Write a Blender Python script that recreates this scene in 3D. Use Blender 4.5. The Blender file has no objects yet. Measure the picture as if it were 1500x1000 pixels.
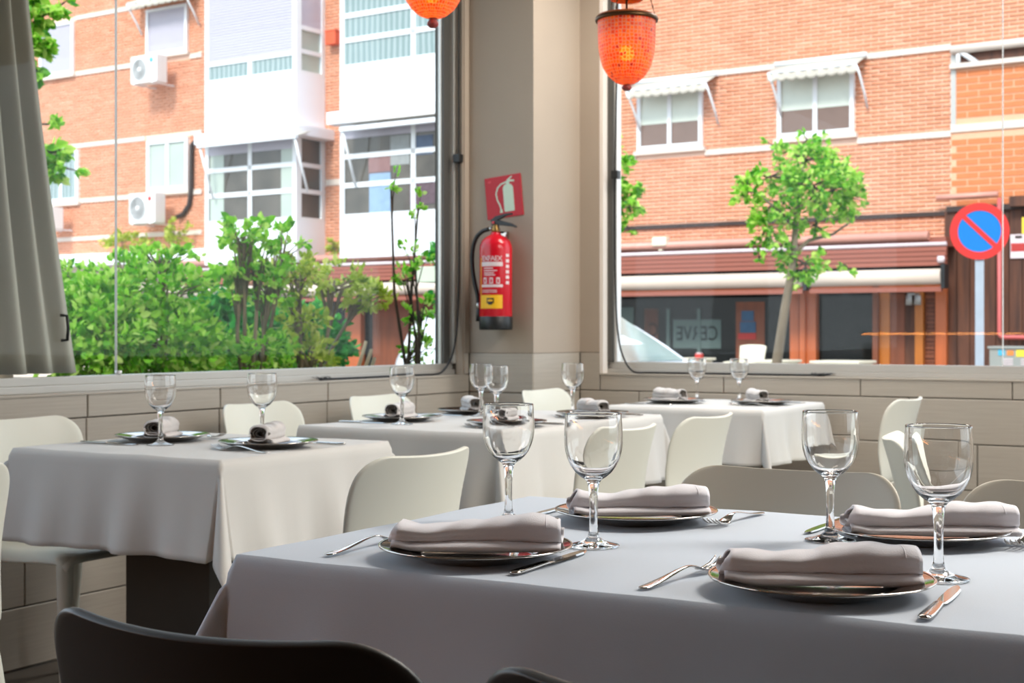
import bpy, bmesh, math, random
import numpy as np
from mathutils import Vector, Matrix

random.seed(7)
rng = np.random.default_rng(7)
SC = bpy.context.scene
COL = SC.collection
R = math.radians

# ------------------------------------------------------------------ camera
YAW = R(30.5)
CA, SA = math.cos(YAW), math.sin(YAW)
F, HV, CZ = 2083.0, 487.0, 1.06          # focal length and eye level in photograph pixels, eye height in metres
cam_data = bpy.data.cameras.new('camera')
cam = bpy.data.objects.new('camera', cam_data)
COL.objects.link(cam)
cam.location = (0, 0, CZ)
cam.rotation_euler = (R(90), 0, YAW)
cam_data.sensor_width = 36.0
cam_data.lens = F / 1500 * 36.0
cam_data.shift_y = -(500 - HV) / 1500
cam_data.clip_start = 0.05
cam_data.clip_end = 300
cam_data.dof.use_dof = True
cam_data.dof.focus_distance = 1.95
cam_data.dof.aperture_fstop = 12.0
SC.camera = cam

# ------------------------------------------------------------------ light and exposure
SC.view_settings.view_transform = 'Standard'
SC.view_settings.look = 'None'
SC.view_settings.gamma = 1.0
SC.view_settings.use_curve_mapping = False
SC.view_settings.exposure = 0.1
SC.cycles.use_denoising = True
SC.cycles.max_bounces = 14
SC.cycles.transparent_max_bounces = 24
SC.cycles.sample_clamp_indirect = 6.0

world = bpy.data.worlds.new('sky')
SC.world = world
world.use_nodes = True
wn = world.node_tree.nodes
wl = world.node_tree.links
wn.clear()
wo = wn.new('ShaderNodeOutputWorld')
wb = wn.new('ShaderNodeBackground')
wt = wn.new('ShaderNodeTexCoord')
wsx = wn.new('ShaderNodeSeparateXYZ')
wr = wn.new('ShaderNodeValToRGB')
wr.color_ramp.elements[0].position = 0.0
wr.color_ramp.elements[0].color = (0.86, 0.93, 1.0, 1)
wr.color_ramp.elements[1].position = 0.8
wr.color_ramp.elements[1].color = (0.55, 0.74, 1.0, 1)
wl.new(wt.outputs['Generated'], wsx.inputs[0])
wl.new(wsx.outputs['Z'], wr.inputs[0])
wl.new(wr.outputs[0], wb.inputs['Color'])
wb.inputs['Strength'].default_value = 2.4
wl.new(wb.outputs[0], wo.inputs[0])

def add_light(name, kind, loc, energy, color=(1, 1, 1), **kw):
    ld = bpy.data.lights.new(name, kind)
    ld.energy = energy
    ld.color = color
    for k, v in kw.items():
        setattr(ld, k, v)
    o = bpy.data.objects.new(name, ld)
    COL.objects.link(o)
    o.location = loc
    return o

sun = add_light('sun', 'SUN', (0, -20, 30), 3.4, (1.0, 0.96, 0.9), angle=R(14))
sun.rotation_euler = Vector((-0.10, 1.0, -0.95)).to_track_quat('-Z', 'Y').to_euler()

# ------------------------------------------------------------------ pixel rays -> points on real planes
def cw(x, y):
    return x * CA - y * SA, x * SA + y * CA
def at_depth(u, v, d):
    t = (u - 750) / F
    X, Y = cw(t * d, d)
    return Vector((X, Y, CZ - (v - HV) / F * d))
def on_x(u, v, X):
    dx, dy = cw((u - 750) / F, 1.0)
    d = X / dx
    return Vector((X, dy * d, CZ - (v - HV) / F * d))
def on_y(u, v, Y):
    dx, dy = cw((u - 750) / F, 1.0)
    d = Y / dy
    return Vector((dx * d, Y, CZ - (v - HV) / F * d))

# ------------------------------------------------------------------ materials
def lin(c):
    out = []
    for x in c:
        x /= 255.0
        out.append(x / 12.92 if x <= 0.04045 else ((x + 0.055) / 1.055) ** 2.4)
    return (*out, 1.0)

def mat(name, rgb, rough=0.5, metal=0.0, var=0.0, scale=8.0, bump=0.0, bscale=60.0, spec=0.5, stretch=None, sheen=0.0,
        trans=0.0, tint=None, wave=None):
    """Principled material with optional colour variation, bump, per-piece tint attribute, bands and translucency."""
    m = bpy.data.materials.new(name)
    m.use_nodes = True
    nt = m.node_tree
    n, l = nt.nodes, nt.links
    p = n['Principled BSDF']
    out = n['Material Output']
    p.inputs['Roughness'].default_value = rough
    p.inputs['Metallic'].default_value = metal
    p.inputs['Specular IOR Level'].default_value = spec
    base = lin(rgb)
    p.inputs['Base Color'].default_value = base
    tc = n.new('ShaderNodeTexCoord')
    mp = n.new('ShaderNodeMapping')
    l.new(tc.outputs['Object'], mp.inputs[0])
    if stretch:
        mp.inputs['Scale'].default_value = stretch
    src = None
    if tint:
        at = n.new('ShaderNodeAttribute')
        at.attribute_name = 'tint'
        rp = n.new('ShaderNodeValToRGB')
        els = rp.color_ramp.elements
        while len(els) < len(tint):
            els.new(0.5)
        for i, c in enumerate(tint):
            els[i].position = i / (len(tint) - 1)
            els[i].color = lin(c)
        l.new(at.outputs['Fac'], rp.inputs[0])
        src = rp.outputs[0]
    if var > 0:
        nz = n.new('ShaderNodeTexNoise')
        nz.inputs['Scale'].default_value = scale
        nz.inputs['Detail'].default_value = 5
        l.new(mp.outputs[0], nz.inputs['Vector'])
        mr = n.new('ShaderNodeMapRange')
        mr.inputs[1].default_value = 0.25
        mr.inputs[2].default_value = 0.75
        mr.inputs[3].default_value = 1 - var
        mr.inputs[4].default_value = 1 + var
        l.new(nz.outputs[0], mr.inputs[0])
        mx = n.new('ShaderNodeVectorMath')
        mx.operation = 'SCALE'
        if src is None:
            mx.inputs[0].default_value = base[:3]
        else:
            l.new(src, mx.inputs[0])
        l.new(mr.outputs[0], mx.inputs['Scale'])
        src = mx.outputs[0]
    if wave:
        wscale, axis, c2 = wave
        wv = n.new('ShaderNodeTexWave')
        wv.wave_type = 'BANDS'
        wv.bands_direction = axis
        wv.inputs['Scale'].default_value = wscale
        wv.inputs['Distortion'].default_value = 1.2
        wv.inputs['Detail'].default_value = 1.0
        l.new(mp.outputs[0], wv.inputs['Vector'])
        wm = n.new('ShaderNodeMix')
        wm.data_type = 'RGBA'
        l.new(wv.outputs['Fac'], wm.inputs['Factor'])
        if src is None:
            wm.inputs['A'].default_value = base
        else:
            l.new(src, wm.inputs['A'])
        wm.inputs['B'].default_value = lin(c2)
        src = wm.outputs['Result']
    if src is not None:
        l.new(src, p.inputs['Base Color'])
    if bump > 0:
        nb = n.new('ShaderNodeTexNoise')
        nb.inputs['Scale'].default_value = bscale
        nb.inputs['Detail'].default_value = 4
        l.new(mp.outputs[0], nb.inputs['Vector'])
        bp = n.new('ShaderNodeBump')
        bp.inputs['Strength'].default_value = bump
        bp.inputs['Distance'].default_value = 0.01
        l.new(nb.outputs[0], bp.inputs['Height'])
        l.new(bp.outputs[0], p.inputs['Normal'])
    if sheen:
        p.inputs['Sheen Weight'].default_value = sheen
    if trans > 0:
        tr = n.new('ShaderNodeBsdfTranslucent')
        if src is not None:
            l.new(src, tr.inputs['Color'])
        else:
            tr.inputs['Color'].default_value = base
        ms = n.new('ShaderNodeMixShader')
        ms.inputs[0].default_value = trans
        l.new(p.outputs[0], ms.inputs[1])
        l.new(tr.outputs[0], ms.inputs[2])
        l.new(ms.outputs[0], out.inputs[0])
    return m

def emit(name, rgb, s):
    m = bpy.data.materials.new(name)
    m.use_nodes = True
    p = m.node_tree.nodes['Principled BSDF']
    p.inputs['Base Color'].default_value = lin(rgb)
    p.inputs['Emission Color'].default_value = lin(rgb)
    p.inputs['Emission Strength'].default_value = s
    return m

def pane_mat(name, tint=(1, 1, 1), refl=1.0):
    """Thin window glass: clear, with a Fresnel reflection."""
    m = bpy.data.materials.new(name)
    m.use_nodes = True
    n, l = m.node_tree.nodes, m.node_tree.links
    n.clear()
    out = n.new('ShaderNodeOutputMaterial')
    t = n.new('ShaderNodeBsdfTransparent')
    t.inputs[0].default_value = (*tint, 1)
    g = n.new('ShaderNodeBsdfGlossy')
    g.inputs['Roughness'].default_value = 0.0
    lw = n.new('ShaderNodeLayerWeight')
    pw = n.new('ShaderNodeMath')
    pw.operation = 'POWER'
    pw.inputs[1].default_value = 5.0
    l.new(lw.outputs['Facing'], pw.inputs[0])
    mu = n.new('ShaderNodeMath')
    mu.operation = 'MULTIPLY_ADD'
    mu.inputs[1].default_value = 0.96 * refl
    mu.inputs[2].default_value = 0.04 * refl
    l.new(pw.outputs[0], mu.inputs[0])
    ms = n.new('ShaderNodeMixShader')
    l.new(mu.outputs[0], ms.inputs[0])
    l.new(t.outputs[0], ms.inputs[1])
    l.new(g.outputs[0], ms.inputs[2])
    l.new(ms.outputs[0], out.inputs[0])
    return m

def glass_mat(name):
    m = bpy.data.materials.new(name)
    m.use_nodes = True
    p = m.node_tree.nodes['Principled BSDF']
    p.inputs['Base Color'].default_value = (1, 1, 1, 1)
    p.inputs['Transmission Weight'].default_value = 1.0
    p.inputs['Roughness'].default_value = 0.0
    p.inputs['IOR'].default_value = 1.48
    return m

def mosaic_mat(name):
    """Orange bead and glass chips set in rows, glowing through from the bulb inside."""
    m = bpy.data.materials.new(name)
    m.use_nodes = True
    n, l = m.node_tree.nodes, m.node_tree.links
    p = n['Principled BSDF']
    out = n['Material Output']
    tc = n.new('ShaderNodeTexCoord')
    mp = n.new('ShaderNodeMapping')
    mp.inputs['Scale'].default_value = (46, 22, 1)
    l.new(tc.outputs['UV'], mp.inputs[0])
    v1 = n.new('ShaderNodeTexVoronoi')
    v1.voronoi_dimensions = '2D'
    v1.inputs['Scale'].default_value = 1.0
    v1.inputs['Randomness'].default_value = 0.35
    l.new(mp.outputs[0], v1.inputs['Vector'])
    v2 = n.new('ShaderNodeTexVoronoi')
    v2.voronoi_dimensions = '2D'
    v2.feature = 'DISTANCE_TO_EDGE'
    v2.inputs['Scale'].default_value = 1.0
    v2.inputs['Randomness'].default_value = 0.35
    l.new(mp.outputs[0], v2.inputs['Vector'])
    sep = n.new('ShaderNodeSeparateColor')
    l.new(v1.outputs['Color'], sep.inputs[0])
    rp = n.new('ShaderNodeValToRGB')
    e = rp.color_ramp.elements
    e[0].position, e[0].color = 0.0, lin((232, 100, 20))
    e[1].position, e[1].color = 0.97, lin((170, 20, 25))
    a = e.new(0.35); a.color = lin((238, 120, 28))
    b = e.new(0.6); b.color = lin((214, 72, 16))
    c = e.new(0.92); c.color = lin((235, 80, 20))
    l.new(sep.outputs[0], rp.inputs[0])
    gr = n.new('ShaderNodeMapRange')
    gr.inputs[1].default_value = 0.05
    gr.inputs[2].default_value = 0.15
    l.new(v2.outputs[0], gr.inputs[0])
    mx = n.new('ShaderNodeMix')
    mx.data_type = 'RGBA'
    l.new(gr.outputs[0], mx.inputs['Factor'])
    mx.inputs['A'].default_value = lin((206, 150, 136))
    l.new(rp.outputs[0], mx.inputs['B'])
    l.new(mx.outputs['Result'], p.inputs['Base Color'])
    p.inputs['Roughness'].default_value = 0.3
    bp = n.new('ShaderNodeBump')
    bp.inputs['Strength'].default_value = 0.5
    bp.inputs['Distance'].default_value = 0.003
    l.new(gr.outputs[0], bp.inputs['Height'])
    l.new(bp.outputs[0], p.inputs['Normal'])
    tr = n.new('ShaderNodeBsdfTranslucent')
    l.new(mx.outputs['Result'], tr.inputs[0])
    ts = n.new('ShaderNodeBsdfTransparent')
    l.new(mx.outputs['Result'], ts.inputs[0])
    m1 = n.new('ShaderNodeMixShader')
    m1.inputs[0].default_value = 0.33
    l.new(p.outputs[0], m1.inputs[1])
    l.new(tr.outputs[0], m1.inputs[2])
    m2 = n.new('ShaderNodeMixShader')
    m2.inputs[0].default_value = 0.07
    l.new(m1.outputs[0], m2.inputs[1])
    l.new(ts.outputs[0], m2.inputs[2])
    l.new(m2.outputs[0], out.inputs[0])
    return m

M = {}
M['paint'] = mat('taupe_paint', (166, 151, 135), 0.75, var=0.04, scale=2.0, bump=0.05, bscale=120)
M['tile'] = mat('brushed_tile', (170, 160, 147), 0.45, var=0.07, scale=5, stretch=(1, 1, 30), bump=0.05, bscale=10)
M['grout'] = mat('grout', (96, 90, 82), 0.9, var=0.05)
M['floor'] = mat('dark_floor', (58, 54, 50), 0.5, var=0.1, scale=6)
M['ceiling'] = mat('ceiling_paint', (190, 186, 178), 0.9, var=0.02)
M['alu'] = mat('grey_aluminium', (184, 180, 173), 0.42, 0.35, var=0.03, scale=3)
M['alu_dark'] = mat('dark_aluminium', (92, 90, 86), 0.45, 0.4, var=0.03)
M['alu_bright'] = mat('bright_aluminium', (224, 222, 218), 0.3, 0.3, var=0.02)
M['rubber'] = mat('black_rubber', (22, 22, 22), 0.6, var=0.1)
M['pane'] = pane_mat('window_glass', (0.97, 0.985, 0.975), 0.26)
M['glass'] = glass_mat('drinking_glass')
M['chair'] = mat('cream_plastic', (222, 220, 206), 0.42, var=0.015, scale=3)
M['chair_warm'] = mat('beige_plastic', (186, 178, 162), 0.45, var=0.015, scale=3)
M['chair_dark'] = mat('dark_plastic', (44, 41, 38), 0.42, var=0.03, scale=3)
M['cloth'] = mat('white_tablecloth', (230, 226, 220), 0.85, var=0.015, scale=4, bump=0.06, bscale=420, sheen=0.2, trans=0.22)
M['cloth_sky_tint'] = mat('sky_tinted_tablecloth', (212, 220, 230), 0.8, var=0.015, scale=4, bump=0.06, bscale=420, sheen=0.2, trans=0.16)  # white cloth, with the blue cast of skylight put into its colour
M['table'] = mat('dark_table_board', (60, 55, 48), 0.6, var=0.1, scale=6)
M['napkin'] = mat('grey_napkin_cotton', (232, 228, 231), 0.9, var=0.03, scale=20, bump=0.12, bscale=500, sheen=0.25)
M['napkin_pale'] = mat('pale_napkin_cotton', (206, 200, 196), 0.9, var=0.03, scale=20, bump=0.12, bscale=400, sheen=0.25)
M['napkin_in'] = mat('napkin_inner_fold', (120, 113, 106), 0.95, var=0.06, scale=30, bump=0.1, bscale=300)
M['steel'] = mat('polished_steel', (186, 180, 174), 0.09, 1.0, var=0.03, scale=6)
M['plate'] = mat('mirror_charger', (150, 144, 140), 0.07, 1.0, var=0.02, scale=6)
M['curtain'] = mat('grey_curtain', (176, 170, 158), 0.9, var=0.04, scale=6, trans=0.04, stretch=(1, 1, 0.2))
M['red'] = mat('extinguisher_red', (196, 16, 34), 0.22, var=0.02)
M['signred'] = mat('sign_red', (190, 14, 34), 0.5, var=0.02)
M['signpale'] = mat('sign_pale_green', (204, 222, 200), 0.6, var=0.02)
M['black'] = mat('black_plastic', (24, 25, 25), 0.42, var=0.05)
M['brass'] = mat('brass', (150, 118, 70), 0.3, 0.9, var=0.05)
M['bronze'] = mat('aged_bronze', (92, 66, 40), 0.4, 0.8, var=0.15, scale=30)
M['label_white'] = mat('label_white', (220, 200, 200), 0.5, var=0.02)
M['label_yellow'] = mat('label_yellow', (238, 180, 20), 0.45, var=0.02)
M['mosaic'] = mosaic_mat('orange_mosaic')
M['bulb'] = emit('warm_bulb', (255, 190, 60), 30.0)
M['led'] = emit('amber_led', (255, 160, 80), 40.0)
M['lamp'] = emit('fill_diffuser', (255, 238, 214), 1.5)  # glow of the added ceiling fill panels
# outdoors
BT = ((208, 134, 98), (218, 147, 111), (213, 140, 104), (224, 156, 122))
M['brick'] = mat('orange_brick', (215, 125, 82), 0.85, var=0.06, scale=9, tint=BT)
M['brick_b'] = mat('infill_brick', (204, 122, 76), 0.85, var=0.08, scale=9)
M['mortar'] = mat('pale_mortar', (238, 200, 176), 0.9, var=0.04)
M['mortar_b'] = mat('tan_mortar', (226, 172, 138), 0.9, var=0.05)
M['band'] = mat('concrete_band', (216, 200, 186), 0.85, var=0.04, scale=3)
M['white'] = mat('white_panel', (236, 234, 236), 0.55, var=0.01)
M['upvc'] = mat('white_frame', (232, 232, 232), 0.4, var=0.01)
M['shutter'] = mat('roller_shutter', (186, 180, 190), 0.5, var=0.02)
M['blind'] = mat('pale_blind', (214, 218, 204), 0.7, var=0.03)
M['dark_pane'] = mat('dark_pane', (84, 78, 70), 0.06, var=0.5, scale=1.6, spec=0.5)
M['brown_pane'] = mat('brown_lattice_pane', (128, 104, 92), 0.25, var=0.12, scale=3, wave=(9, 'X', (108, 84, 74)))
M['curtain_pane'] = mat('curtained_pane', (156, 168, 166), 0.25, var=0.05, scale=2, wave=(2.2, 'X', (116, 136, 134)))
M['pale_pane'] = mat('net_curtain_pane', (172, 182, 170), 0.2, var=0.08, scale=1.5)
M['awn_cloth'] = mat('cream_awning_cloth', (216, 207, 192), 0.8, var=0.06, scale=3, trans=0.2)
M['ac'] = mat('white_ac_casing', (232, 230, 226), 0.5, var=0.02)
M['ac_grey'] = mat('grey_grille', (126, 124, 122), 0.5, var=0.05)
M['hose'] = mat('dark_pipe', (54, 40, 34), 0.6, var=0.1)
M['orange_box'] = mat('orange_box', (226, 92, 50), 0.5, var=0.04)
M['awn_brown'] = mat('brown_awning_metal', (150, 84, 66), 0.45, var=0.06, scale=2, stretch=(0.2, 3, 8))
M['awn_pink'] = mat('pinkish_awning_metal', (206, 146, 128), 0.4, var=0.04)
M['awn_roll'] = mat('cream_roll', (216, 194, 176), 0.6, var=0.03)
M['post'] = mat('varnished_post', (182, 92, 46), 0.35, var=0.1, scale=3, stretch=(6, 6, 0.6))
M['post_b'] = mat('amber_wood', (176, 100, 30), 0.4, var=0.1, scale=3, stretch=(6, 6, 0.6))
M['wood_dark'] = mat('dark_wood_plank', (84, 46, 26), 0.6, var=0.6, scale=2.2, stretch=(5, 5, 0.5))
M['wood_mid'] = mat('brown_wood_panel', (120, 62, 34), 0.5, var=0.2, scale=3, stretch=(5, 5, 0.5))
M['bar_glass'] = mat('dark_bar_glass', (22, 23, 22), 0.05, var=0.3, scale=1, spec=0.2)
M['street'] = mat('street_asphalt', (120, 118, 114), 0.9, var=0.1, scale=2)
M['signblue'] = mat('sign_blue', (14, 120, 200), 0.4, var=0.02)
M['roadred'] = mat('road_sign_red', (224, 52, 48), 0.4, var=0.02)
M['zinc'] = mat('zinc_post', (176, 184, 194), 0.45, 0.2, var=0.06, scale=10)
M['cabinet'] = mat('grey_cabinet', (150, 150, 142), 0.6, var=0.04)
M['blue_print'] = mat('blue_print', (52, 84, 112), 0.6, var=0.2, scale=10)
M['mullion_reflection'] = mat('mullion_reflection', (84, 98, 92), 0.6, var=0.1, scale=4)
M['orange_print'] = mat('orange_print', (226, 130, 60), 0.6, var=0.05)
M['cyan_print'] = mat('cyan_print', (70, 170, 200), 0.6, var=0.05)
M['yellow_print'] = mat('yellow_print', (240, 210, 60), 0.6, var=0.05)
M['red_print'] = mat('red_print', (176, 50, 44), 0.6, var=0.05)
M['red_pipe'] = mat('red_pipe', (196, 92, 88), 0.45, var=0.05)
M['cream_out'] = mat('cream_resin', (226, 216, 190), 0.5, var=0.03)
M['car'] = mat('white_car_paint', (236, 238, 240), 0.25, 0.0, var=0.01)
M['car_trim'] = mat('silver_trim', (214, 222, 236), 0.25, 0.6, var=0.02)
M['car_glass'] = mat('car_glass', (150, 164, 156), 0.05, var=0.3, scale=1.2, spec=0.8)
M['tyre'] = mat('tyre_rubber', (32, 32, 32), 0.8, var=0.1)
M['bark'] = mat('grey_bark', (128, 112, 92), 0.9, var=0.25, scale=14, stretch=(1, 1, 0.3), bump=0.4, bscale=30)
M['bark_dark'] = mat('dark_bark', (70, 58, 44), 0.9, var=0.25, scale=14, bump=0.3, bscale=30)
M['cane'] = mat('cut_cane', (206, 184, 150), 0.8, var=0.15, scale=10)
M['soil'] = mat('soil', (70, 54, 40), 0.95, var=0.2, scale=20)
M['planter'] = mat('concrete_planter', (176, 170, 160), 0.85, var=0.08)
M['planter_green'] = mat('pale_green_planter', (206, 214, 192), 0.6, var=0.04)
def leafmat(name, tint, tr=0.48):
    return mat(name, tint[0], 0.5, tint=tint, trans=tr, spec=0.4)
M['leaf_bright'] = leafmat('bright_leaf', ((70, 146, 24), (130, 206, 44), (174, 226, 76), (220, 240, 140)))
M['leaf_deep'] = leafmat('deep_leaf', ((16, 96, 30), (30, 136, 46), (58, 164, 60), (110, 186, 84)))
M['leaf_yellow'] = leafmat('yellow_leaf', ((120, 152, 36), (170, 194, 56), (202, 216, 84), (224, 226, 130)))
M['leaf_tree'] = leafmat('tree_leaf', ((54, 132, 28), (122, 196, 46), (176, 226, 76), (224, 242, 130)))

# ------------------------------------------------------------------ mesh helpers
class MB:
    def __init__(self):
        self.v, self.f, self.mi, self.sm, self.uv = [], [], [], [], {}
        self.cur = 0
    def add(self, vs, fs, smooth=False):
        o = len(self.v)
        self.v += [tuple(p) for p in vs]
        for f in fs:
            self.f.append(tuple(i + o for i in f))
            self.mi.append(self.cur)
            self.sm.append(smooth)
        return self
    def box(self, a, b, m=None):
        x0, y0, z0 = (min(a[i], b[i]) for i in range(3))
        x1, y1, z1 = (max(a[i], b[i]) for i in range(3))
        vs = [Vector(p) for p in ((x0, y0, z0), (x1, y0, z0), (x1, y1, z0), (x0, y1, z0), (x0, y0, z1), (x1, y0, z1), (x1, y1, z1), (x0, y1, z1))]
        if m is not None:
            vs = [m @ p for p in vs]
        return self.add(vs, [(0, 3, 2, 1), (4, 5, 6, 7), (0, 1, 5, 4), (1, 2, 6, 5), (2, 3, 7, 6), (3, 0, 4, 7)])
    def tube(self, pts, r, n=10, caps=True, flat=1.0):
        pts = [Vector(p) for p in pts]
        rs = r if isinstance(r, (list, tuple)) else [r] * len(pts)
        vs, fs = [], []
        up = None
        for i, p in enumerate(pts):
            t = (pts[min(i + 1, len(pts) - 1)] - pts[max(i - 1, 0)]).normalized()
            if up is None:
                up = t.orthogonal().normalized()
                if abs(t.z) < 0.9:
                    up = (Vector((0, 0, 1)) - t * t.z).normalized()
            else:
                up = (up - t * up.dot(t)).normalized()
            s = t.cross(up)
            for k in range(n):
                a = 2 * math.pi * k / n
                vs.append(p + (s * math.cos(a) + up * math.sin(a) * flat) * rs[i])
        for i in range(len(pts) - 1):
            for k in range(n):
                a, b = i * n + k, i * n + (k + 1) % n
                fs.append((a, b, b + n, a + n))
        self.add(vs, fs, True)
        if caps:
            m = len(pts) - 1
            o = len(self.v) - len(vs)
            self.f.append(tuple(o + k for k in reversed(range(n)))); self.mi.append(self.cur); self.sm.append(False)
            self.f.append(tuple(o + m * n + k for k in range(n))); self.mi.append(self.cur); self.sm.append(False)
        return self
    def lathe(self, prof, n=40, c=(0, 0, 0), uv=False):
        vs, fs = [], []
        rows = []
        for r, z in prof:
            if r < 1e-6:
                rows.append([len(vs)])
                vs.append((c[0], c[1], c[2] + z))
            else:
                rows.append([len(vs) + k for k in range(n)])
                for k in range(n):
                    a = 2 * math.pi * k / n
                    vs.append((c[0] + r * math.cos(a), c[1] + r * math.sin(a), c[2] + z))
        uvs = []
        cum = [0.0]
        for i in range(1, len(prof)):
            cum.append(cum[-1] + math.hypot(prof[i][0] - prof[i - 1][0], prof[i][1] - prof[i - 1][1]))
        for i in range(len(rows) - 1):
            A, B = rows[i], rows[i + 1]
            for k in range(n):
                k2 = (k + 1) % n
                if len(A) == 1 and len(B) == 1:
                    continue
                if len(A) == 1:
                    fs.append((A[0], B[k2], B[k])); uvs.append([(k / n, i), ((k + 1) / n, i + 1), (k / n, i + 1)])
                elif len(B) == 1:
                    fs.append((A[k], A[k2], B[0])); uvs.append([(k / n, i), ((k + 1) / n, i), (k / n, i + 1)])
                else:
                    fs.append((A[k], A[k2], B[k2], B[k])); uvs.append([(k / n, i), ((k + 1) / n, i), ((k + 1) / n, i + 1), (k / n, i + 1)])
        o = len(self.f)
        self.add(vs, fs, True)
        if uv:
            for j, u in enumerate(uvs):
                self.uv[o + j] = [(p[0], cum[p[1]] / cum[-1]) for p in u]
        return self
    def grid(self, fn, nu, nv, smooth=True):
        vs = [fn(i / nu, j / nv) for j in range(nv + 1) for i in range(nu + 1)]
        fs = [(j * (nu + 1) + i, j * (nu + 1) + i + 1, (j + 1) * (nu + 1) + i + 1, (j + 1) * (nu + 1) + i) for j in range(nv) for i in range(nu)]
        return self.add(vs, fs, smooth)
    def prism(self, poly, y0, y1, m=None):
        """polygon in (x, z) extruded along y"""
        n = len(poly)
        vs = [Vector((x, y0, z)) for x, z in poly] + [Vector((x, y1, z)) for x, z in poly]
        if m is not None:
            vs = [m @ p for p in vs]
        fs = [tuple(range(n)), tuple(reversed(range(n, 2 * n)))] + [(i, i + n, (i + 1) % n + n, (i + 1) % n) for i in range(n)]
        return self.add(vs, fs)
    def mesh(self, name, mats):
        me = bpy.data.meshes.new(name)
        me.from_pydata(self.v, [], self.f)
        for m in (mats if isinstance(mats, (list, tuple)) else [mats]):
            me.materials.append(m)
        me.polygons.foreach_set('material_index', self.mi)
        me.polygons.foreach_set('use_smooth', self.sm)
        if self.uv:
            ul = me.uv_layers.new(name='UVMap')
            for p in me.polygons:
                u = self.uv.get(p.index)
                if u:
                    for li, q in zip(p.loop_indices, u):
                        ul.data[li].uv = q
        me.update()
        return me
    def build(self, name, mats, parent=None, bevel=0, subsurf=0, solid=0, fix=True):
        me = self.mesh(name, mats)
        if fix or bevel:
            bm = bmesh.new()
            bm.from_mesh(me)
            if bevel:
                es = [e for e in bm.edges if len(e.link_faces) == 2 and e.calc_face_angle(0) > 0.6]
                bmesh.ops.bevel(bm, geom=es, offset=bevel, segments=2, profile=0.7, affect='EDGES', clamp_overlap=True)
            bmesh.ops.recalc_face_normals(bm, faces=bm.faces)
            bm.to_mesh(me)
            bm.free()
        return link(name, me, parent, subsurf, solid)

def link(name, me, parent=None, subsurf=0, solid=0):
    o = bpy.data.objects.new(name, me)
    COL.objects.link(o)
    if parent is not None:
        o.parent = parent
    if solid:
        s = o.modifiers.new('solid', 'SOLIDIFY')
        s.thickness = solid
        s.offset = 0
    if subsurf:
        s = o.modifiers.new('smooth', 'SUBSURF')
        s.levels = s.render_levels = subsurf
    return o

def tag(o, label=None, cat=None, group=None, kind=None):
    if label: o['label'] = label
    if cat: o['category'] = cat
    if group: o['group'] = group
    if kind: o['kind'] = kind
    return o

def empty(name, loc=(0, 0, 0), rz=0.0):
    o = bpy.data.objects.new(name, None)
    o.empty_display_size = 0.1
    COL.objects.link(o)
    o.location = loc
    o.rotation_euler = (0, 0, rz)
    return o

def copy_tree(o, parent=None):
    c = o.copy()
    COL.objects.link(c)
    c.parent = parent
    for ch in list(o.children):
        copy_tree(ch, c)
    return c

def text_mesh(name, body, size, m, parent, loc, rot, align='CENTER', sx=1.0):
    cu = bpy.data.curves.new(name, 'FONT')
    cu.body = body
    cu.size = size
    cu.align_x = align
    cu.align_y = 'CENTER'
    cu.extrude = 0.0006
    cu.materials.append(m)
    tmp = bpy.data.objects.new('tmp_text', cu)
    me = bpy.data.meshes.new_from_object(tmp)
    bpy.data.objects.remove(tmp)
    bpy.data.curves.remove(cu)
    if not me.materials:
        me.materials.append(m)
    o = bpy.data.objects.new(name, me)
    COL.objects.link(o)
    o.parent = parent
    o.location = loc
    o.rotation_euler = rot
    o.scale = (sx, 1, 1)
    return o

def boxobj(name, a, b, m, parent=None, bevel=0):
    return MB().box(a, b).build(name, m, parent, bevel)

# ================================================================== THE ROOM
XL, YB = -3.62, 6.20                    # left wall and back wall faces
PX, PY = -3.26, 5.73                    # corner pillar faces
XR, YF = 3.2, -7.0
ZS, ZT, ZC = 0.862, 2.85, 3.10          # sill, window head, ceiling

def tile_obj(parent, a, b, along, y, d):
    """One tile: its face chamfered, a few millimetres proud of the joints. along: 'x' or 'y'; d: +-1 facing direction."""
    g = 0.0022
    (s0, z0), (s1, z1) = a, b
    s0, s1, z0, z1 = s0 + g, s1 - g, z0 + g, z1 - g
    c = 0.0025
    pr = 0.008 + random.uniform(-0.0008, 0.0008)
    vs = []
    for (ss, zz, dd) in ((s0, z0, 0), (s1, z0, 0), (s1, z1, 0), (s0, z1, 0), (s0, z0, pr - c), (s1, z0, pr - c), (s1, z1, pr - c), (s0, z1, pr - c),
                         (s0 + c, z0 + c, pr), (s1 - c, z0 + c, pr), (s1 - c, z1 - c, pr), (s0 + c, z1 - c, pr)):
        vs.append((ss, y + d * dd, zz) if along == 'x' else (y + d * dd, ss, zz))
    fs = []
    for k in (0, 4):
        for i in range(4):
            fs.append((k + i, k + (i + 1) % 4, k + 4 + (i + 1) % 4, k + 4 + i))
    fs.append((8, 9, 10, 11))
    mb = MB().add(vs, fs)
    return mb.build('tile', M['tile'], parent)

ROWS = [(0.0, 0.194), (0.194, 0.389), (0.389, 0.584), (0.584, 0.778), (0.778, 0.972)]
TW = 0.645

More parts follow.
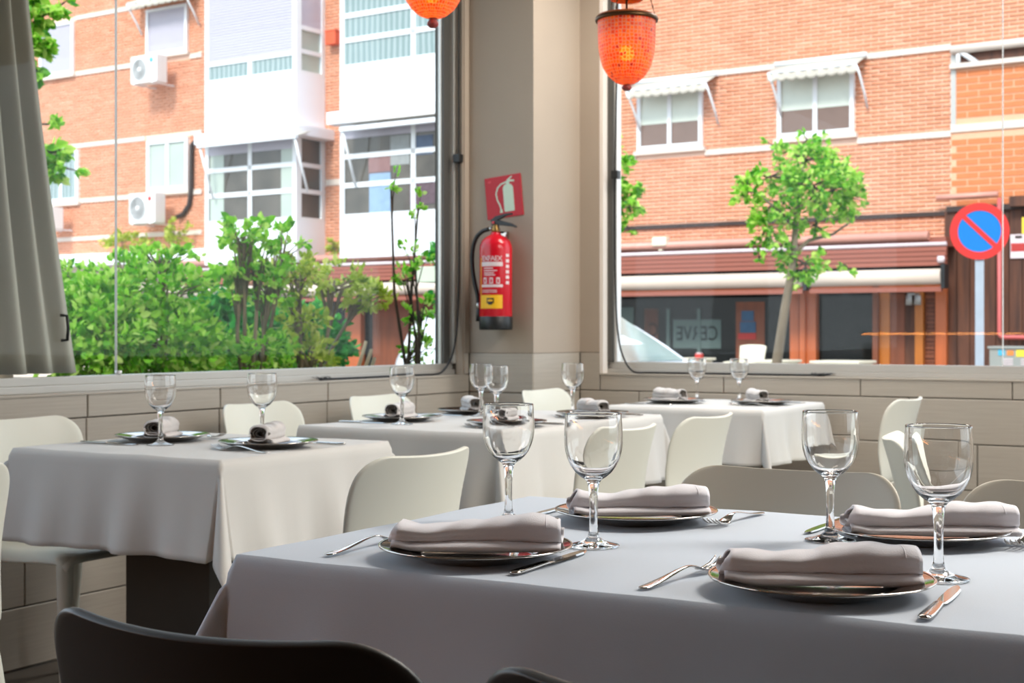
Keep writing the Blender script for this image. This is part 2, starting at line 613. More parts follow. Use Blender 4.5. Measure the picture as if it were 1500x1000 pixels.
floor = MB()
nx, ny = 11, 16
floor.box((XL - 0.2, YF - 0.2, -0.06), (XR + 0.2, YB + 0.2, -0.006))
fl = floor.build('floor', M['grout'])
tag(fl, kind='structure')
k = 0
for i in range(12):
    for j in range(16):
        x0, y0 = XL + i * 0.6, YF + j * 0.6
        if x0 > -0.5 or y0 < 0.5 or y0 > YB:
            continue
        boxobj('tile', (x0 + 0.002, y0 + 0.002, -0.006), (min(x0 + 0.598, XR), min(y0 + 0.598, YB), random.uniform(-0.001, 0.0)), M['floor'], fl)
boxobj('floor_slab', (XL, YF, -0.006), (XR, 0.4, -0.0005), M['floor'], fl)
boxobj('floor_slab', (-0.02, 0.4, -0.006), (XR, YB, -0.0005), M['floor'], fl)

ce = boxobj('ceiling', (XL - 0.5, YF - 0.3, ZC), (XR + 0.3, YB + 0.5, ZC + 0.2), M['ceiling'])
tag(ce, kind='structure')

# left wall: low wall, lintel, end behind the pillar
wl_ = MB()
wl_.box((XL - 0.16, YF, -0.06), (XL, YB + 0.16, ZS - 0.006))
wl_.box((XL - 0.16, YF, ZT), (XL, YB + 0.16, ZC))
wl_.box((XL - 0.16, 5.69, ZS - 0.006), (XL, YB + 0.16, ZT))
wl_.box((XL - 0.16, YF, ZS - 0.006), (XL, -1.2, ZT))
wall_left = wl_.build('wall_left', M['grout'])
tag(wall_left, kind='structure')
boxobj('plaster', (XL, PY - 0.04, 0.965), (XL + 0.008, PY, ZC), M['paint'], wall_left)
boxobj('plaster', (XL, -1.2, ZT + 0.02), (XL + 0.008, PY, ZC), M['paint'], wall_left)
offs = [0.25, 0.05, 0.42, 0.13, 0.47]
for r, (z0, z1) in enumerate(ROWS):
    zt = min(z1, ZS)
    j0 = {4: 2.71, 3: 3.35}.get(r, 2.4 + offs[r])
    y = j0 - TW * 6
    while y < PY:
        a, b = max(y, 0.0), min(y + TW, PY)
        if b - a > 0.02:
            tile_obj(wall_left, (a, z0), (b, zt), 'y', XL, 1)
        y += TW
tile_obj(wall_left, (5.692, ZS), (PY, 0.965), 'y', XL, 1)

wb_ = MB()
wb_.box((XL, YB, -0.06), (XR, YB + 0.16, ZS - 0.006))
wb_.box((XL, YB, ZT), (XR, YB + 0.16, ZC))
wb_.box((XL, YB, ZS - 0.006), (-3.15, YB + 0.16, ZT))
wb_.box((2.6, YB, ZS - 0.006), (XR, YB + 0.16, ZT))
wall_back = wb_.build('wall_back', M['grout'])
tag(wall_back, kind='structure')
boxobj('plaster', (PX, YB - 0.008, 0.965), (-3.15, YB, ZC), M['paint'], wall_back)
boxobj('plaster', (-3.15, YB - 0.008, ZT + 0.02), (XR, YB, ZC), M['paint'], wall_back)
offb = {4: -2.507, 3: -2.94 + TW * 0, 2: -1.36, 1: -1.9, 0: -1.1}
for r, (z0, z1) in enumerate(ROWS):
    x = offb[r] - TW * 8
    while x < 0.9:
        a, b = max(x, PX), min(x + TW, 0.9)
        if b - a > 0.02:
            if r == 4 and a < -3.15:
                tile_obj(wall_back, (PX, z0), (-3.15, 0.965), 'x', YB, -1)
                a = -3.15
            if b - a > 0.02:
                tile_obj(wall_back, (a, z0), (b, min(z1, ZS)), 'x', YB, -1)
        x += TW
boxobj('plaster', (0.9, YB - 0.008, 0), (XR, YB, ZS), M['paint'], wall_back)

# pillar in the corner
wc = boxobj('wall_corner', (XL - 0.0, PY + 0.008, -0.06), (PX - 0.008, YB, ZC), M['grout'])
tag(wc, kind='structure')
boxobj('plaster', (XL + 0.008, PY, 0.965), (PX, PY + 0.008, ZC), M['paint'], wc)
boxobj('plaster', (PX - 0.008, PY + 0.008, 0.965), (PX, YB, ZC), M['paint'], wc)
for r, (z0, z1) in enumerate(ROWS):
    tile_obj(wc, (XL + 0.008, z0), (PX, min(z1, 0.965)), 'x', PY + 0.008, -1)
    tile_obj(wc, (PY + 0.001, z0), (YB - 0.008, min(z1, 0.965)), 'y', PX - 0.008, 1)

# walls behind the camera: plain, the one on the far side opens to the street with tall panes
wr_ = MB()
wr_.box((XR, YF, -0.06), (XR + 0.16, YB + 0.16, 0.3))
wr_.box((XR, YF, 2.65), (XR + 0.16, YB + 0.16, ZC))
wr_.box((XR, YF, 0.3), (XR + 0.16, 1.9, 2.65))
wr_.box((XR, 5.7, 0.3), (XR + 0.16, YB + 0.16, 2.65))
tag(wr_.build('wall_right', M['paint']), kind='structure')
w3 = empty('window_3', (XR + 0.08, 0, 0)); tag(w3, kind='structure')
fr3 = MB()
for y in (1.9, 3.775, 5.65):
    fr3.box((-0.04, y, 0.3), (0.04, y + 0.05, 2.65))
fr3.box((-0.04, 1.95, 0.3), (0.04, 5.65, 0.35)).box((-0.04, 1.95, 2.6), (0.04, 5.65, 2.65))
fr3.build('frame', M['alu'], w3)
for y in (1.95, 3.825):
    boxobj('pane', (-0.004, y, 0.35), (0.004, y + 1.825, 2.6), M['pane'], w3)
tag(boxobj('wall_front', (XL - 0.16, YF - 0.16, -0.06), (XR + 0.16, YF, ZC), M['paint']), kind='structure')

# sills
ts = MB().box((XL - 0.17, -1.2, ZS - 0.008), (XL + 0.012, 5.692, ZS))
tag(ts.build('trim_1', M['tile'], bevel=0.002), kind='structure')
ts = MB().box((-3.15, YB - 0.012, ZS - 0.008), (2.6, YB + 0.17, ZS))
tag(ts.build('trim_2', M['tile'], bevel=0.002), kind='structure')

# left window: aluminium frame, frameless panes joined edge to edge
w1 = empty('window_1', (0, 0, 0)); tag(w1, kind='structure')
f1 = MB()
f1.box((XL - 0.115, -1.2, ZS), (XL - 0.045, 5.69, ZS + 0.024))
f1.box((XL - 0.105, -1.2, ZS + 0.024), (XL - 0.060, 5.69, ZS + 0.052))
f1.build('bottom_rail', M['alu'], w1, bevel=0.003)
f1 = MB()
f1.box((XL - 0.115, 5.662, ZS + 0.052), (XL - 0.035, 5.69, ZT))
f1.build('jamb', M['alu'], w1, bevel=0.003)
f1 = MB()
f1.box((XL - 0.10, 5.612, ZS + 0.052), (XL - 0.058, 5.661, ZT))
f1.build('jamb_profile', M['alu_dark'], w1, bevel=0.003)
f1 = MB()
f1.box((XL - 0.085, 5.604, ZS + 0.052), (XL - 0.072, 5.611, ZT))
f1.build('jamb_strip', M['alu_bright'], w1)
boxobj('reveal', (XL - 0.035, 5.682, ZS), (XL + 0.001, 5.6915, ZT), M['paint'], w1)
boxobj('top_rail', (XL - 0.115, -1.2, ZT - 0.05), (XL - 0.035, 5.66, ZT), M['alu'], w1)
XG = XL - 0.080
ys = [-1.2, 0.45, 1.5, 3.565, 5.603]
for i in range(4):
    boxobj('pane', (XG - 0.004, ys[i] + 0.002, ZS + 0.053), (XG + 0.004, ys[i + 1] - 0.002, ZT - 0.051), M['pane'], w1)
boxobj('pane_seal', (XG - 0.0045, 3.5635, ZS + 0.053), (XG + 0.0045, 3.5665, ZT - 0.051), M['alu'], w1)
MB().tube([(XG + 0.012, 3.565, ZS + 0.053), (XG + 0.012, 3.565, ZS + 0.066)], 0.012, 12).build('pane_clip', M['alu_bright'], w1)
h = on_x(98, 480, XG + 0.03)
MB().tube([(XG + 0.006, h.y - 0.004, h.z + 0.042), (XG + 0.03, h.y, h.z + 0.040), (XG + 0.032, h.y + 0.004, h.z), (XG + 0.03, h.y + 0.002, h.z - 0.040), (XG + 0.006, h.y, h.z - 0.042)], 0.0055, 8).build('pane_handle', M['black'], w1)

# back window
w2 = empty('window_2', (0, 0, 0)); tag(w2, kind='structure')
f2 = MB()
f2.box((-3.15, YB + 0.045, ZS), (2.6, YB + 0.115, ZS + 0.022))
f2.box((-3.15, YB + 0.060, ZS + 0.022), (2.6, YB + 0.105, ZS + 0.056))
f2.build('bottom_rail', M['alu'], w2, bevel=0.003)
MB().box((-3.15, YB + 0.04, ZS + 0.056), (-3.105, YB + 0.115, ZT)).build('jamb', M['alu_dark'], w2, bevel=0.003)
MB().box((-3.1045, YB + 0.055, ZS + 0.056), (-3.088, YB + 0.10, ZT)).build('jamb_strip', M['alu_bright'], w2, bevel=0.002)
boxobj('top_rail', (-3.15, YB + 0.035, ZT - 0.05), (2.6, YB + 0.115, ZT), M['alu'], w2)
boxobj('reveal', (-3.1515, YB - 0.009, ZS), (-3.132, YB + 0.039, ZT), mat('pale_reveal', (226, 216, 206), 0.6, var=0.02), w2)
YG = YB + 0.080
xs = [-3.087, -1.273, 0.7, 2.6]
for i in range(3):
    boxobj('pane', (xs[i] + 0.002, YG - 0.004, ZS + 0.057), (xs[i + 1] - 0.002, YG + 0.004, ZT - 0.051), M['pane'], w2)
    if i < 2:
        boxobj('pane_seal', (xs[i + 1] - 0.0018, YG - 0.0045, ZS + 0.057), (xs[i + 1] + 0.0018, YG + 0.0045, ZT - 0.051), M['alu_bright'], w2)

# black cords hanging beside both windows and lying along the sills
def cord(pts_v, pts_h, holder, label, name='cord'):
    t = empty(name, (pts_h[-1].x, pts_h[-1].y, ZS))
    base = Vector(t.location)
    P = [p - base for p in pts_v + pts_h]
    Q = []
    for i in range(len(P) - 1):
        for k in range(4):
            Q.append(P[i].lerp(P[i + 1], k / 4))
    Q.append(P[-1])
    for _ in range(2):
        Q = [Q[0]] + [(Q[i - 1] + Q[i] * 2 + Q[i + 1]) / 4 for i in range(1, len(Q) - 1)] + [Q[-1]]
    MB().tube(Q, 0.0048, 8).build('rope', M['rubber'], t)
    tb = MB()
    e = P[-1]
    d = (P[-1] - P[-2]).normalized()
    for i in range(40):
        a = e - d * random.uniform(0.0, 0.09)
        q = a + d * random.uniform(0.01, 0.05) + Vector((random.uniform(-.012, .012), random.uniform(-.02, .02), random.uniform(0.0, .014)))
        tb.tube([a, q], [0.0022, 0.0006], 4)
    tb.build('tassel', M['rubber'], t)
    hb = MB().box(Vector(holder) - base - Vector((0.018, 0.018, 0.02)), Vector(holder) - base + Vector((0.018, 0.018, 0.02)))
    hb.build('clip', M['black'], t, bevel=0.004)
    tag(t, label, 'cord', 'black window cords')
XC = XL - 0.015
v1 = [on_x(672, 0 - 120, XC)] + [on_x(u, v, XC) for u, v in ((672, 0), (672, 120), (672, 230), (673, 330), (672, 420), (670, 480), (664, 518), (654, 538), (644, 548))]
h1 = [Vector((XC, y, ZS + 0.006)) for y in (5.35, 5.1, 4.9, 4.7, 4.62)]
cord(v1, h1, on_x(671, 232, XC), 'black cord with tassel hanging down the window frame by the fire extinguisher')
YC = YB + 0.018
v2 = [on_y(905, -120, YC)] + [on_y(u, v, YC) for u, v in ((905, 0), (904, 90), (902, 170), (901, 255), (901, 400), (903, 470), (908, 510), (918, 535), (929, 546))]
h2 = [Vector((x, YC, ZS + 0.006)) for x in (-2.9, -2.7, -2.4, -2.15, -2.03)]
cord(v2, h2, on_y(902, 256, YC), 'black cord curving down onto the sill of the window with the road sign')

# curtain outside the first panes
def curt(a, b):
    z = ZS + 0.06 + b * 1.885
    edge = 3.462 - 0.175 * (z - 0.92) / 1.24 - 0.030 * math.sin(b * 3)
    left = 2.40 + 0.10 * b
    y = left + (edge - left) * a
    ph = a * 2 * math.pi * 9.5 + 0.5 * math.sin(a * 13) + 0.5 * b
    amp = 0.030 + 0.010 * math.sin(a * 17 + 1) + 0.004 * math.sin(b * 4 + a * 7)
    x = XG - 0.085 + amp * math.sin(ph) + 0.006 * math.sin(ph * 2.0 + 0.8)
    return (x, y, z)
cu = MB().grid(curt, 300, 24).build('curtain', M['curtain'], solid=0.003)
tag(cu, 'grey draped curtain gathered at the side of the big window', 'curtain')
boxobj('curtain_rail', (-0.02, 0, 0), (0.02, 2.3, 0.03), M['alu'], None)
cr = bpy.data.objects['curtain_rail']; cr.location = (XG - 0.10, 1.25, ZS + 1.955)
tag(cr, 'plain rail the grey curtain hangs from', 'curtain rail')

# fill panels added on the ceiling, out of view, to brighten the dining room
def ceiling_fill(x, y, w, d, power, label, color=(1, 0.95, 0.88)):
    t = empty('fill_light_panel', (x, y, ZC))
    MB().box((-w / 2, -d / 2, -0.05), (w / 2, d / 2, 0)).build('housing', M['upvc'], t, bevel=0.004)
    boxobj('diffuser', (-w / 2 + 0.03, -d / 2 + 0.03, -0.054), (w / 2 - 0.03, d / 2 - 0.03, -0.0505), M['lamp'], t)
    tag(t, label, 'ceiling light', 'added fill light panels')
    a = add_light('fill_light_glow', 'AREA', (x, y, ZC - 0.06), power, color, shape='RECTANGLE', size=w - 0.06, size_y=d - 0.06)
    a.parent = None
ceiling_fill(-2.2, 5.62, 1.2, 0.5, 42, 'added ceiling fill light panel above the back wall table')
ceiling_fill(0.3, 3.5, 1.2, 1.2, 98, 'added ceiling fill light panel over the open aisle', (1.0, 0.95, 0.88))
ceiling_fill(2.2, 4.4, 1.4, 1.4, 100, 'added ceiling fill light panel by the street side panes', (0.93, 0.97, 1.0))
# assumed upper floors, unseen: added to darken reflections in the bar glass
tag(boxobj('roof', (XL - 0.16, YF - 0.16, ZC + 0.2), (14.0, YB + 0.16, 7.0), mat('house_render', (170, 120, 96), 0.9, var=0.05)), kind='structure')
# ================================================================== FURNITURE
def shell_profile():
    return [(-0.215, 0.425), (-0.205, 0.444), (-0.17, 0.452), (-0.08, 0.449), (0.04, 0.441), (0.12, 0.443), (0.165, 0.455), (0.19, 0.485),
            (0.203, 0.53), (0.213, 0.60), (0.224, 0.67), (0.238, 0.735), (0.250, 0.775), (0.258, 0.798)]
PR = shell_profile()
def chair_meshes(m, key):
    NX = 18
    top = PR[-1][1]
    def row(i):
        y, z = PR[i]
        if z > 0.5:
            f = (z - 0.5) / (top - 0.5)
            hw = 0.208 + 0.014 * math.sin(f * math.pi * 0.6)
            r = 0.075
            d = z - (top - r)
            if d > 0:
                hw = hw - r + math.sqrt(max(r * r - d * d, 0))
        else:
            hw = 0.205 + 0.008 * (y + 0.2)
        out = []
        for k in range(NX + 1):
            x = -1 + 2 * k / NX
            xx = x * hw
            fb = min(max((z - 0.46) / 0.12, 0), 1) if i > 5 else 0
            yy = y - fb * 0.055 * (abs(xx) / 0.22) ** 2.0
            zz = z
            if fb < 1:
                e = max(0, (abs(x) - 0.86) / 0.14)
                zz = z - (1 - fb) * 0.030 * e ** 1.6 - (1 - fb) * 0.006 * (1 - x * x) * (1 if i > 1 else 0)
            if z > 0.5:
                zz += 0.012 * ((z - 0.5) / 0.3) * (abs(xx) / 0.22) ** 2
            out.append((xx, yy, zz))
        return out
    rows = [row(i) for i in range(len(PR))]
    def sub(rows_):
        mb = MB()
        vs = [p for r in rows_ for p in r]
        n = NX + 1
        fs = [(j * n + i, j * n + i + 1, (j + 1) * n + i + 1, (j + 1) * n + i) for j in range(len(rows_) - 1) for i in range(NX)]
        mb.add(vs, fs, True)
        return mb
    return sub(rows[:8]), sub(rows[7:])

# finer rows near the rounded corners of the top edge
def densify():
    global PR
    head = PR[:11]
    out = list(head)
    a, b, c = PR[10], PR[11], PR[13]
    for f in (0.35, 0.6, 0.75, 0.85, 0.92, 0.965, 0.99, 1.0):
        z = 0.67 + (0.798 - 0.67) * f
        y = 0.224 + (0.258 - 0.224) * (f ** 1.15)
        out.append((y, z))
    PR = out
densify()

def leg_mesh(sx, sy):
    mb = MB()
    if sy < 0:
        pts = [(sx * 0.180, -0.180, 0.440), (sx * 0.186, -0.188, 0.40), (sx * 0.197, -0.200, 0.20), (sx * 0.208, -0.214, 0.0)]
    else:
        pts = [(sx * 0.176, 0.158, 0.448), (sx * 0.184, 0.170, 0.40), (sx * 0.200, 0.205, 0.20), (sx * 0.214, 0.246, 0.0)]
    return mb.tube(pts, [0.025, 0.023, 0.018, 0.014], 10)

def make_chair(m):
    root = empty('dining_chair')
    s, b = chair_meshes(m, 0)
    s.build('seat', m, root, solid=0.012, subsurf=1)
    b.build('backrest', m, root, solid=0.011, subsurf=1)
    for sx in (-1, 1):
        for sy in (-1, 1):
            leg_mesh(sx, sy).build('leg', m, root)
    return root

protos = {}
def chair(x, y, face, m, label, group):
    """face: angle in degrees of the direction the sitter looks (0 = +X, 90 = +Y)."""
    if m not in protos:
        o = protos[m] = make_chair(M[m])
    else:
        o = copy_tree(protos[m])
    o.location = (x, y, 0)
    o.rotation_euler = (0, 0, R(face + 90))
    tag(o, label, 'chair', group)
    return o
# positions are the seat centre; the backrest plane lies 0.23 behind it
G = 'dining chairs'
chair(-0.88, 1.17, 92, 'chair_dark', 'dark chair with broad backrest in front of the near table, under the bare cloth end', G)
chair(-0.385, 1.165, 88, 'chair_dark', 'dark chair at the near table, only its top corner showing before the front cloth', G)
chair(-0.905, 2.345, -90, 'chair_warm', 'beige chair behind the near table, whole top edge between two wine glasses', G)
chair(-0.37, 2.345, -90, 'chair_warm', 'beige chair behind the near table, cut off at the photo edge', G)
chair(-1.95, 2.56, 180, 'chair', 'cream chair with big plain back beside the corner of the small square table', G)
chair(-3.23, 2.93, 0, 'chair', 'cream chair under the window, its seat showing below the small square table cloth', G)
chair(-3.23, 4.02, 0, 'chair', 'cream chair by the tiled wall behind the small square table', G)
chair(-3.23, 4.76, 0, 'chair', 'cream chair by the tiled wall behind the long table', G)
chair(-1.93, 3.53, 180, 'chair', 'cream chair on the aisle side of the long table, at its nearer end', G)
chair(-1.95, 4.16, 180, 'chair', 'cream chair standing between the long table and the table below the back window', G)
chair(-2.93, 5.62, 0, 'chair', 'white chair in front of the pillar with only its rounded top showing', G)
chair(-1.72, 5.62, 180, 'chair', 'white chair turned sideways at the back window table, seat showing', G)
chair(-0.76, 3.62, 14, 'chair', 'white chair standing alone in the aisle, seen along its curved side', G)
chair(-2.538, 1.755, 180, 'chair', 'pale chair at the photo edge whose splayed leg stands before the window', G)

def table(name, x0, x1, y0, y1, m, label, clabel, h=0.25, ear=0.30, seed=0, single=True):
    cx, cy = (x0 + x1) / 2, (y0 + y1) / 2
    a, b = (x1 - x0) / 2, (y1 - y0) / 2
    t = empty(name, (cx, cy, 0))
    MB().box((-a + 0.006, -b + 0.006, 0.715), (a - 0.006, b - 0.006, 0.746)).build('table_top', M['table'], t, bevel=0.003)
    ap = MB()
    ap.box((-a + 0.03, -b + 0.03, 0.655), (a - 0.03, -b + 0.05, 0.715)).box((-a + 0.03, b - 0.05, 0.655), (a - 0.03, b - 0.03, 0.715))
    ap.box((-a + 0.03, -b + 0.05, 0.655), (-a + 0.05, b - 0.05, 0.715)).box((a - 0.05, -b + 0.05, 0.655), (a - 0.03, b - 0.05, 0.715))
    ap.build('apron', M['table'], t)
    n = 1 if single else 2
    for i in range(n):
        px = 0 if n == 1 else (-0.32 + 0.64 * i)
        q = (px, 0) if a > b else (0, px)
        if n == 1: q = (0, 0)
        MB().box((q[0] - 0.15, q[1] - 0.15, 0.03), (q[0] + 0.15, q[1] + 0.15, 0.715)).build('pedestal', M['table'], t, bevel=0.004)
        MB().box((q[0] - 0.24, q[1] - 0.24, 0.0), (q[0] + 0.24, q[1] + 0.24, 0.03)).build('base_plate', M['table'], t, bevel=0.006)
    tag(t, label, 'table', 'dining tables')
    rs = random.Random(seed)
    ph = [rs.uniform(0, 6.28) for _ in range(8)]
    ecol = [ear * rs.uniform(0.85, 1.15) for _ in range(4)]
    def axis(half, n_in, n_out):
        xs_ = [-half - h + h * (i / n_out) for i in range(n_out)] + [-half, -half + 0.004] + [-half + 2 * half * i / n_in for i in range(1, n_in)] + [half - 0.004, half] + [half + h * (i + 1) / n_out for i in range(n_out)]
        return xs_
    XS, YS = axis(a, 26, 16), axis(b, 22, 16)
    def P(p, q):
        dx, dy = max(abs(p) - a, 0), max(abs(q) - b, 0)
        sx, sy = (1 if p > 0 else -1), (1 if q > 0 else -1)
        if dx == 0 and dy == 0:
            w = 0.0008 * math.sin(p * 17 + ph[0]) * math.sin(q * 13 + ph[1]) + 0.0005 * math.sin(p * 31 + q * 24 + ph[2])
            return (p, q, 0.7535 + w)
        if dx > 0 and dy > 0:
            r, th = math.hypot(dx, dy), math.atan2(dy, dx)
            s = math.sin(2 * th)
            c = ecol[(sx > 0) + 2 * (sy > 0)]
            o = r * (0.07 + c * s ** 1.4)
            ang = th
            ox, oy = o * math.cos(ang), o * math.sin(ang)
            if s > 0:
                k = 0.5 + 0.5 * (1 - s)
                ox, oy = o * (math.cos(ang) * 0.65 + 0.707 * 0.35), o * (math.sin(ang) * 0.65 + 0.707 * 0.35)
            drop = math.sqrt(max(r * r - o * o, 0))
            drop = min(drop, drop * 0.94)
            rr = min(r / 0.012, 1)
            return (sx * (a + ox), sy * (b + oy), 0.7535 - drop * rr - 0.002)
        if dx > 0:
            d, along, s, half = dx, q, sx, b
        else:
            d, along, s, half = dy, p, sy, a
        edge = min((half - abs(along)) / 0.20, 1.0)
        wv = (0.5 + 0.5 * math.sin(along * 21 + ph[2 + (dx > 0)] + 1.2 * math.sin(along * 7 + ph[4]))) * 0.030 + 0.010 * math.sin(along * 43 + ph[5])
        o = 0.007 + d * 0.06 + wv * (d / h) ** 1.5
        z = 0.7535 - d * 0.985
        if d < 0.012:
            o = 0.007 * (d / 0.012)
        # seam with the corner ears
        return (p if dx == 0 else s * (a + o), q if dx > 0 else s * (b + o), z)
    vs = [P(p, q) for q in YS for p in XS]
    nX = len(XS)
    fs = [(j * nX + i, j * nX + i + 1, (j + 1) * nX + i + 1, (j + 1) * nX + i) for j in range(len(YS) - 1) for i in range(nX - 1)]
    mb = MB().add([(p[0] + cx, p[1] + cy, p[2]) for p in vs], fs, True)
    o = mb.build('tablecloth', M[m], None, solid=0.0016)
    tag(o, clabel, 'tablecloth', 'tablecloths')
    return o
table('dining_table', -1.322, -0.05, 1.497, 2.308, 'cloth_sky_tint', 'near dining table under the big cloth with skylight blue in its colour', 'cloth with skylight blue in its colour on the near table, its corner draped over', h=0.30, ear=0.42, seed=1, single=False)
table('dining_table', -3.062, -2.335, 2.585, 3.275, 'cloth', 'small square table with dark pedestal below the window', 'white cloth on the small square table below the window', h=0.245, ear=0.40, seed=2)
table('dining_table', -2.985, -2.222, 3.685, 4.868, 'cloth', 'long dining table in the middle below the fire extinguisher', 'white cloth on the long middle table set for four', h=0.245, ear=0.27, seed=3, single=False)
table('dining_table', -2.69, -2.0, 5.345, 6.09, 'cloth', 'small table pushed against the wall below the back window', 'white cloth on the table against the back wall', h=0.225, ear=0.25, seed=4)
TZ = 0.755

# ------------------------------------------------------------------ tableware
def plate_mesh():
    prof = [(0, 0.0), (0.075, 0.0), (0.082, 0.002), (0.118, 0.013), (0.129, 0.0165), (0.131, 0.0175), (0.1300, 0.0190), (0.128, 0.0185), (0.118, 0.0163), (0.094, 0.0125), (0.0905, 0.0118), (0.087, 0.0085), (0.083, 0.0055), (0.076, 0.004), (0, 0.004)]
    return MB().lathe(prof, 72)
def rim_mesh():
    return MB().lathe([(0.1285, 0.0170), (0.1316, 0.0172), (0.1322, 0.0185), (0.1312, 0.0198), (0.1290, 0.0193)], 72)
def make_plate():
    t = empty('charger_plate')
    plate_mesh().build('dish', M['plate'], t)
    rim_mesh().build('rim', M['steel'], t)
    return t
def make_glass():
    t = empty('wine_glass')
    outer = [(0.0, 0.0), (0.030, 0.0), (0.0365, 0.0006), (0.0376, 0.0018), (0.0360, 0.0030), (0.026, 0.0052), (0.015, 0.0085), (0.0088, 0.0135), (0.0064, 0.022), (0.0056, 0.040), (0.0058, 0.062), (0.0068, 0.082), (0.0090, 0.0915)]
    bowl_o = [(0.0120, 0.0955), (0.0185, 0.0995), (0.0260, 0.1060), (0.0325, 0.1150), (0.0375, 0.1255), (0.0405, 0.1365), (0.0418, 0.1480), (0.0418, 0.1620), (0.0410, 0.1760), (0.0402, 0.1880), (0.0400, 0.1900)]
    bowl_i = [(0.0394, 0.1906), (0.0388, 0.1898), (0.0390, 0.1880), (0.0398, 0.1760), (0.0405, 0.1620), (0.0405, 0.1480), (0.0391, 0.1368), (0.0361, 0.1262), (0.0310, 0.1162), (0.0245, 0.1078), (0.0165, 0.1022), (0.0080, 0.0996), (0.0, 0.0990)]
    MB().lathe(outer + bowl_o + bowl_i, 56).build('bowl_and_stem', M['glass'], t)
    return t

def make_fork(m='steel'):
    """lies along +Y: handle end at y=0, tines towards y=0.205"""
    mb = MB()
    L = [(0.0, 0.0052, 0.0025), (0.004, 0.0085, 0.003), (0.02, 0.0098, 0.0035), (0.05, 0.0078, 0.006), (0.085, 0.0052, 0.012), (0.112, 0.0040, 0.015), (0.128, 0.0060, 0.0125), (0.138, 0.0105, 0.0085), (0.147, 0.0125, 0.0058), (0.156, 0.0130, 0.0042)]
    def loft(rows, th):
        vs, fs = [], []
        for y, w, z in rows:
            vs += [(-w, y, z), (-w * 0.6, y, z + th), (w * 0.6, y, z + th), (w, y, z), (w * 0.6, y, z - th * 0.7), (-w * 0.6, y, z - th * 0.7)]
        for i in range(len(rows) - 1):
            for k in range(6):
                fs.append((i * 6 + k, i * 6 + (k + 1) % 6, (i + 1) * 6 + (k + 1) % 6, (i + 1) * 6 + k))
        fs.append(tuple(range(5, -1, -1)))
        fs.append(tuple((len(rows) - 1) * 6 + k for k in range(6)))
        mb.add(vs, fs, True)
    loft(L, 0.0013)
    tines = MB()
    for k in range(4):
        x = -0.0111 + 0.0074 * k
        rows = [(0.154, 0.0026, 0.0043), (0.17, 0.0022, 0.0035), (0.188, 0.0020, 0.0065), (0.200, 0.0016, 0.0118), (0.205, 0.0006, 0.0145)]
        vs, fs = [], []
        for y, w, z in rows:
            vs += [(x - w, y, z - 0.0008), (x + w, y, z - 0.0008), (x + w, y, z + 0.0009), (x - w, y, z + 0.0009)]
        for i in range(len(rows) - 1):
            for q in range(4):
                fs.append((i * 4 + q, i * 4 + (q + 1) % 4, (i + 1) * 4 + (q + 1) % 4, (i + 1) * 4 + q))
        fs += [(3, 2, 1, 0), tuple(16 + q for q in range(4))]
        tines.add(vs, fs, True)
    t = empty('fork')
    mb.build('handle', M[m], t, subsurf=1)
    tines.build('tines', M[m], t)
    return t
def make_knife(m='steel'):
    t = empty('knife')
    hb, bb = MB(), MB()
    rows = [(0.0, 0.005, 0.002), (0.004, 0.0085, 0.003), (0.02, 0.0098, 0.0034), (0.06, 0.0084, 0.0034), (0.085, 0.0068, 0.0032), (0.092, 0.0076, 0.0036), (0.096, 0.006, 0.003)]
    vs, fs = [], []
    n = 8
    for y, w, h_ in rows:
        for k in range(n):
            an = 2 * math.pi * k / n
            vs.append((w * math.cos(an), y, 0.0036 + h_ * math.sin(an)))
    for i in range(len(rows) - 1):
        for k in range(n):
            fs.append((i * n + k, i * n + (k + 1) % n, (i + 1) * n + (k + 1) % n, (i + 1) * n + k))
    fs += [tuple(range(n - 1, -1, -1)), tuple((len(rows) - 1) * n + k for k in range(n))]
    hb.add(vs, fs, True)
    hb.build('handle', M[m], t, subsurf=1)
    bl = [(-0.0045, 0.095), (0.0045, 0.095), (0.0082, 0.104), (0.0096, 0.125), (0.0098, 0.165), (0.0085, 0.192), (0.0048, 0.208), (0.0005, 0.213), (-0.0040, 0.203), (-0.0062, 0.175), (-0.0062, 0.12)]
    vs = [(x, y, 0.0026) for x, y in bl] + [(x * 0.8, y, 0.0046) for x, y in bl]
    n = len(bl)
    fs = [tuple(reversed(range(n))), tuple(range(n, 2 * n))] + [(i, (i + 1) % n, (i + 1) % n + n, i + n) for i in range(n)]
    bb.add(vs, fs)
    bb.build('blade', M[m], t)
    return t

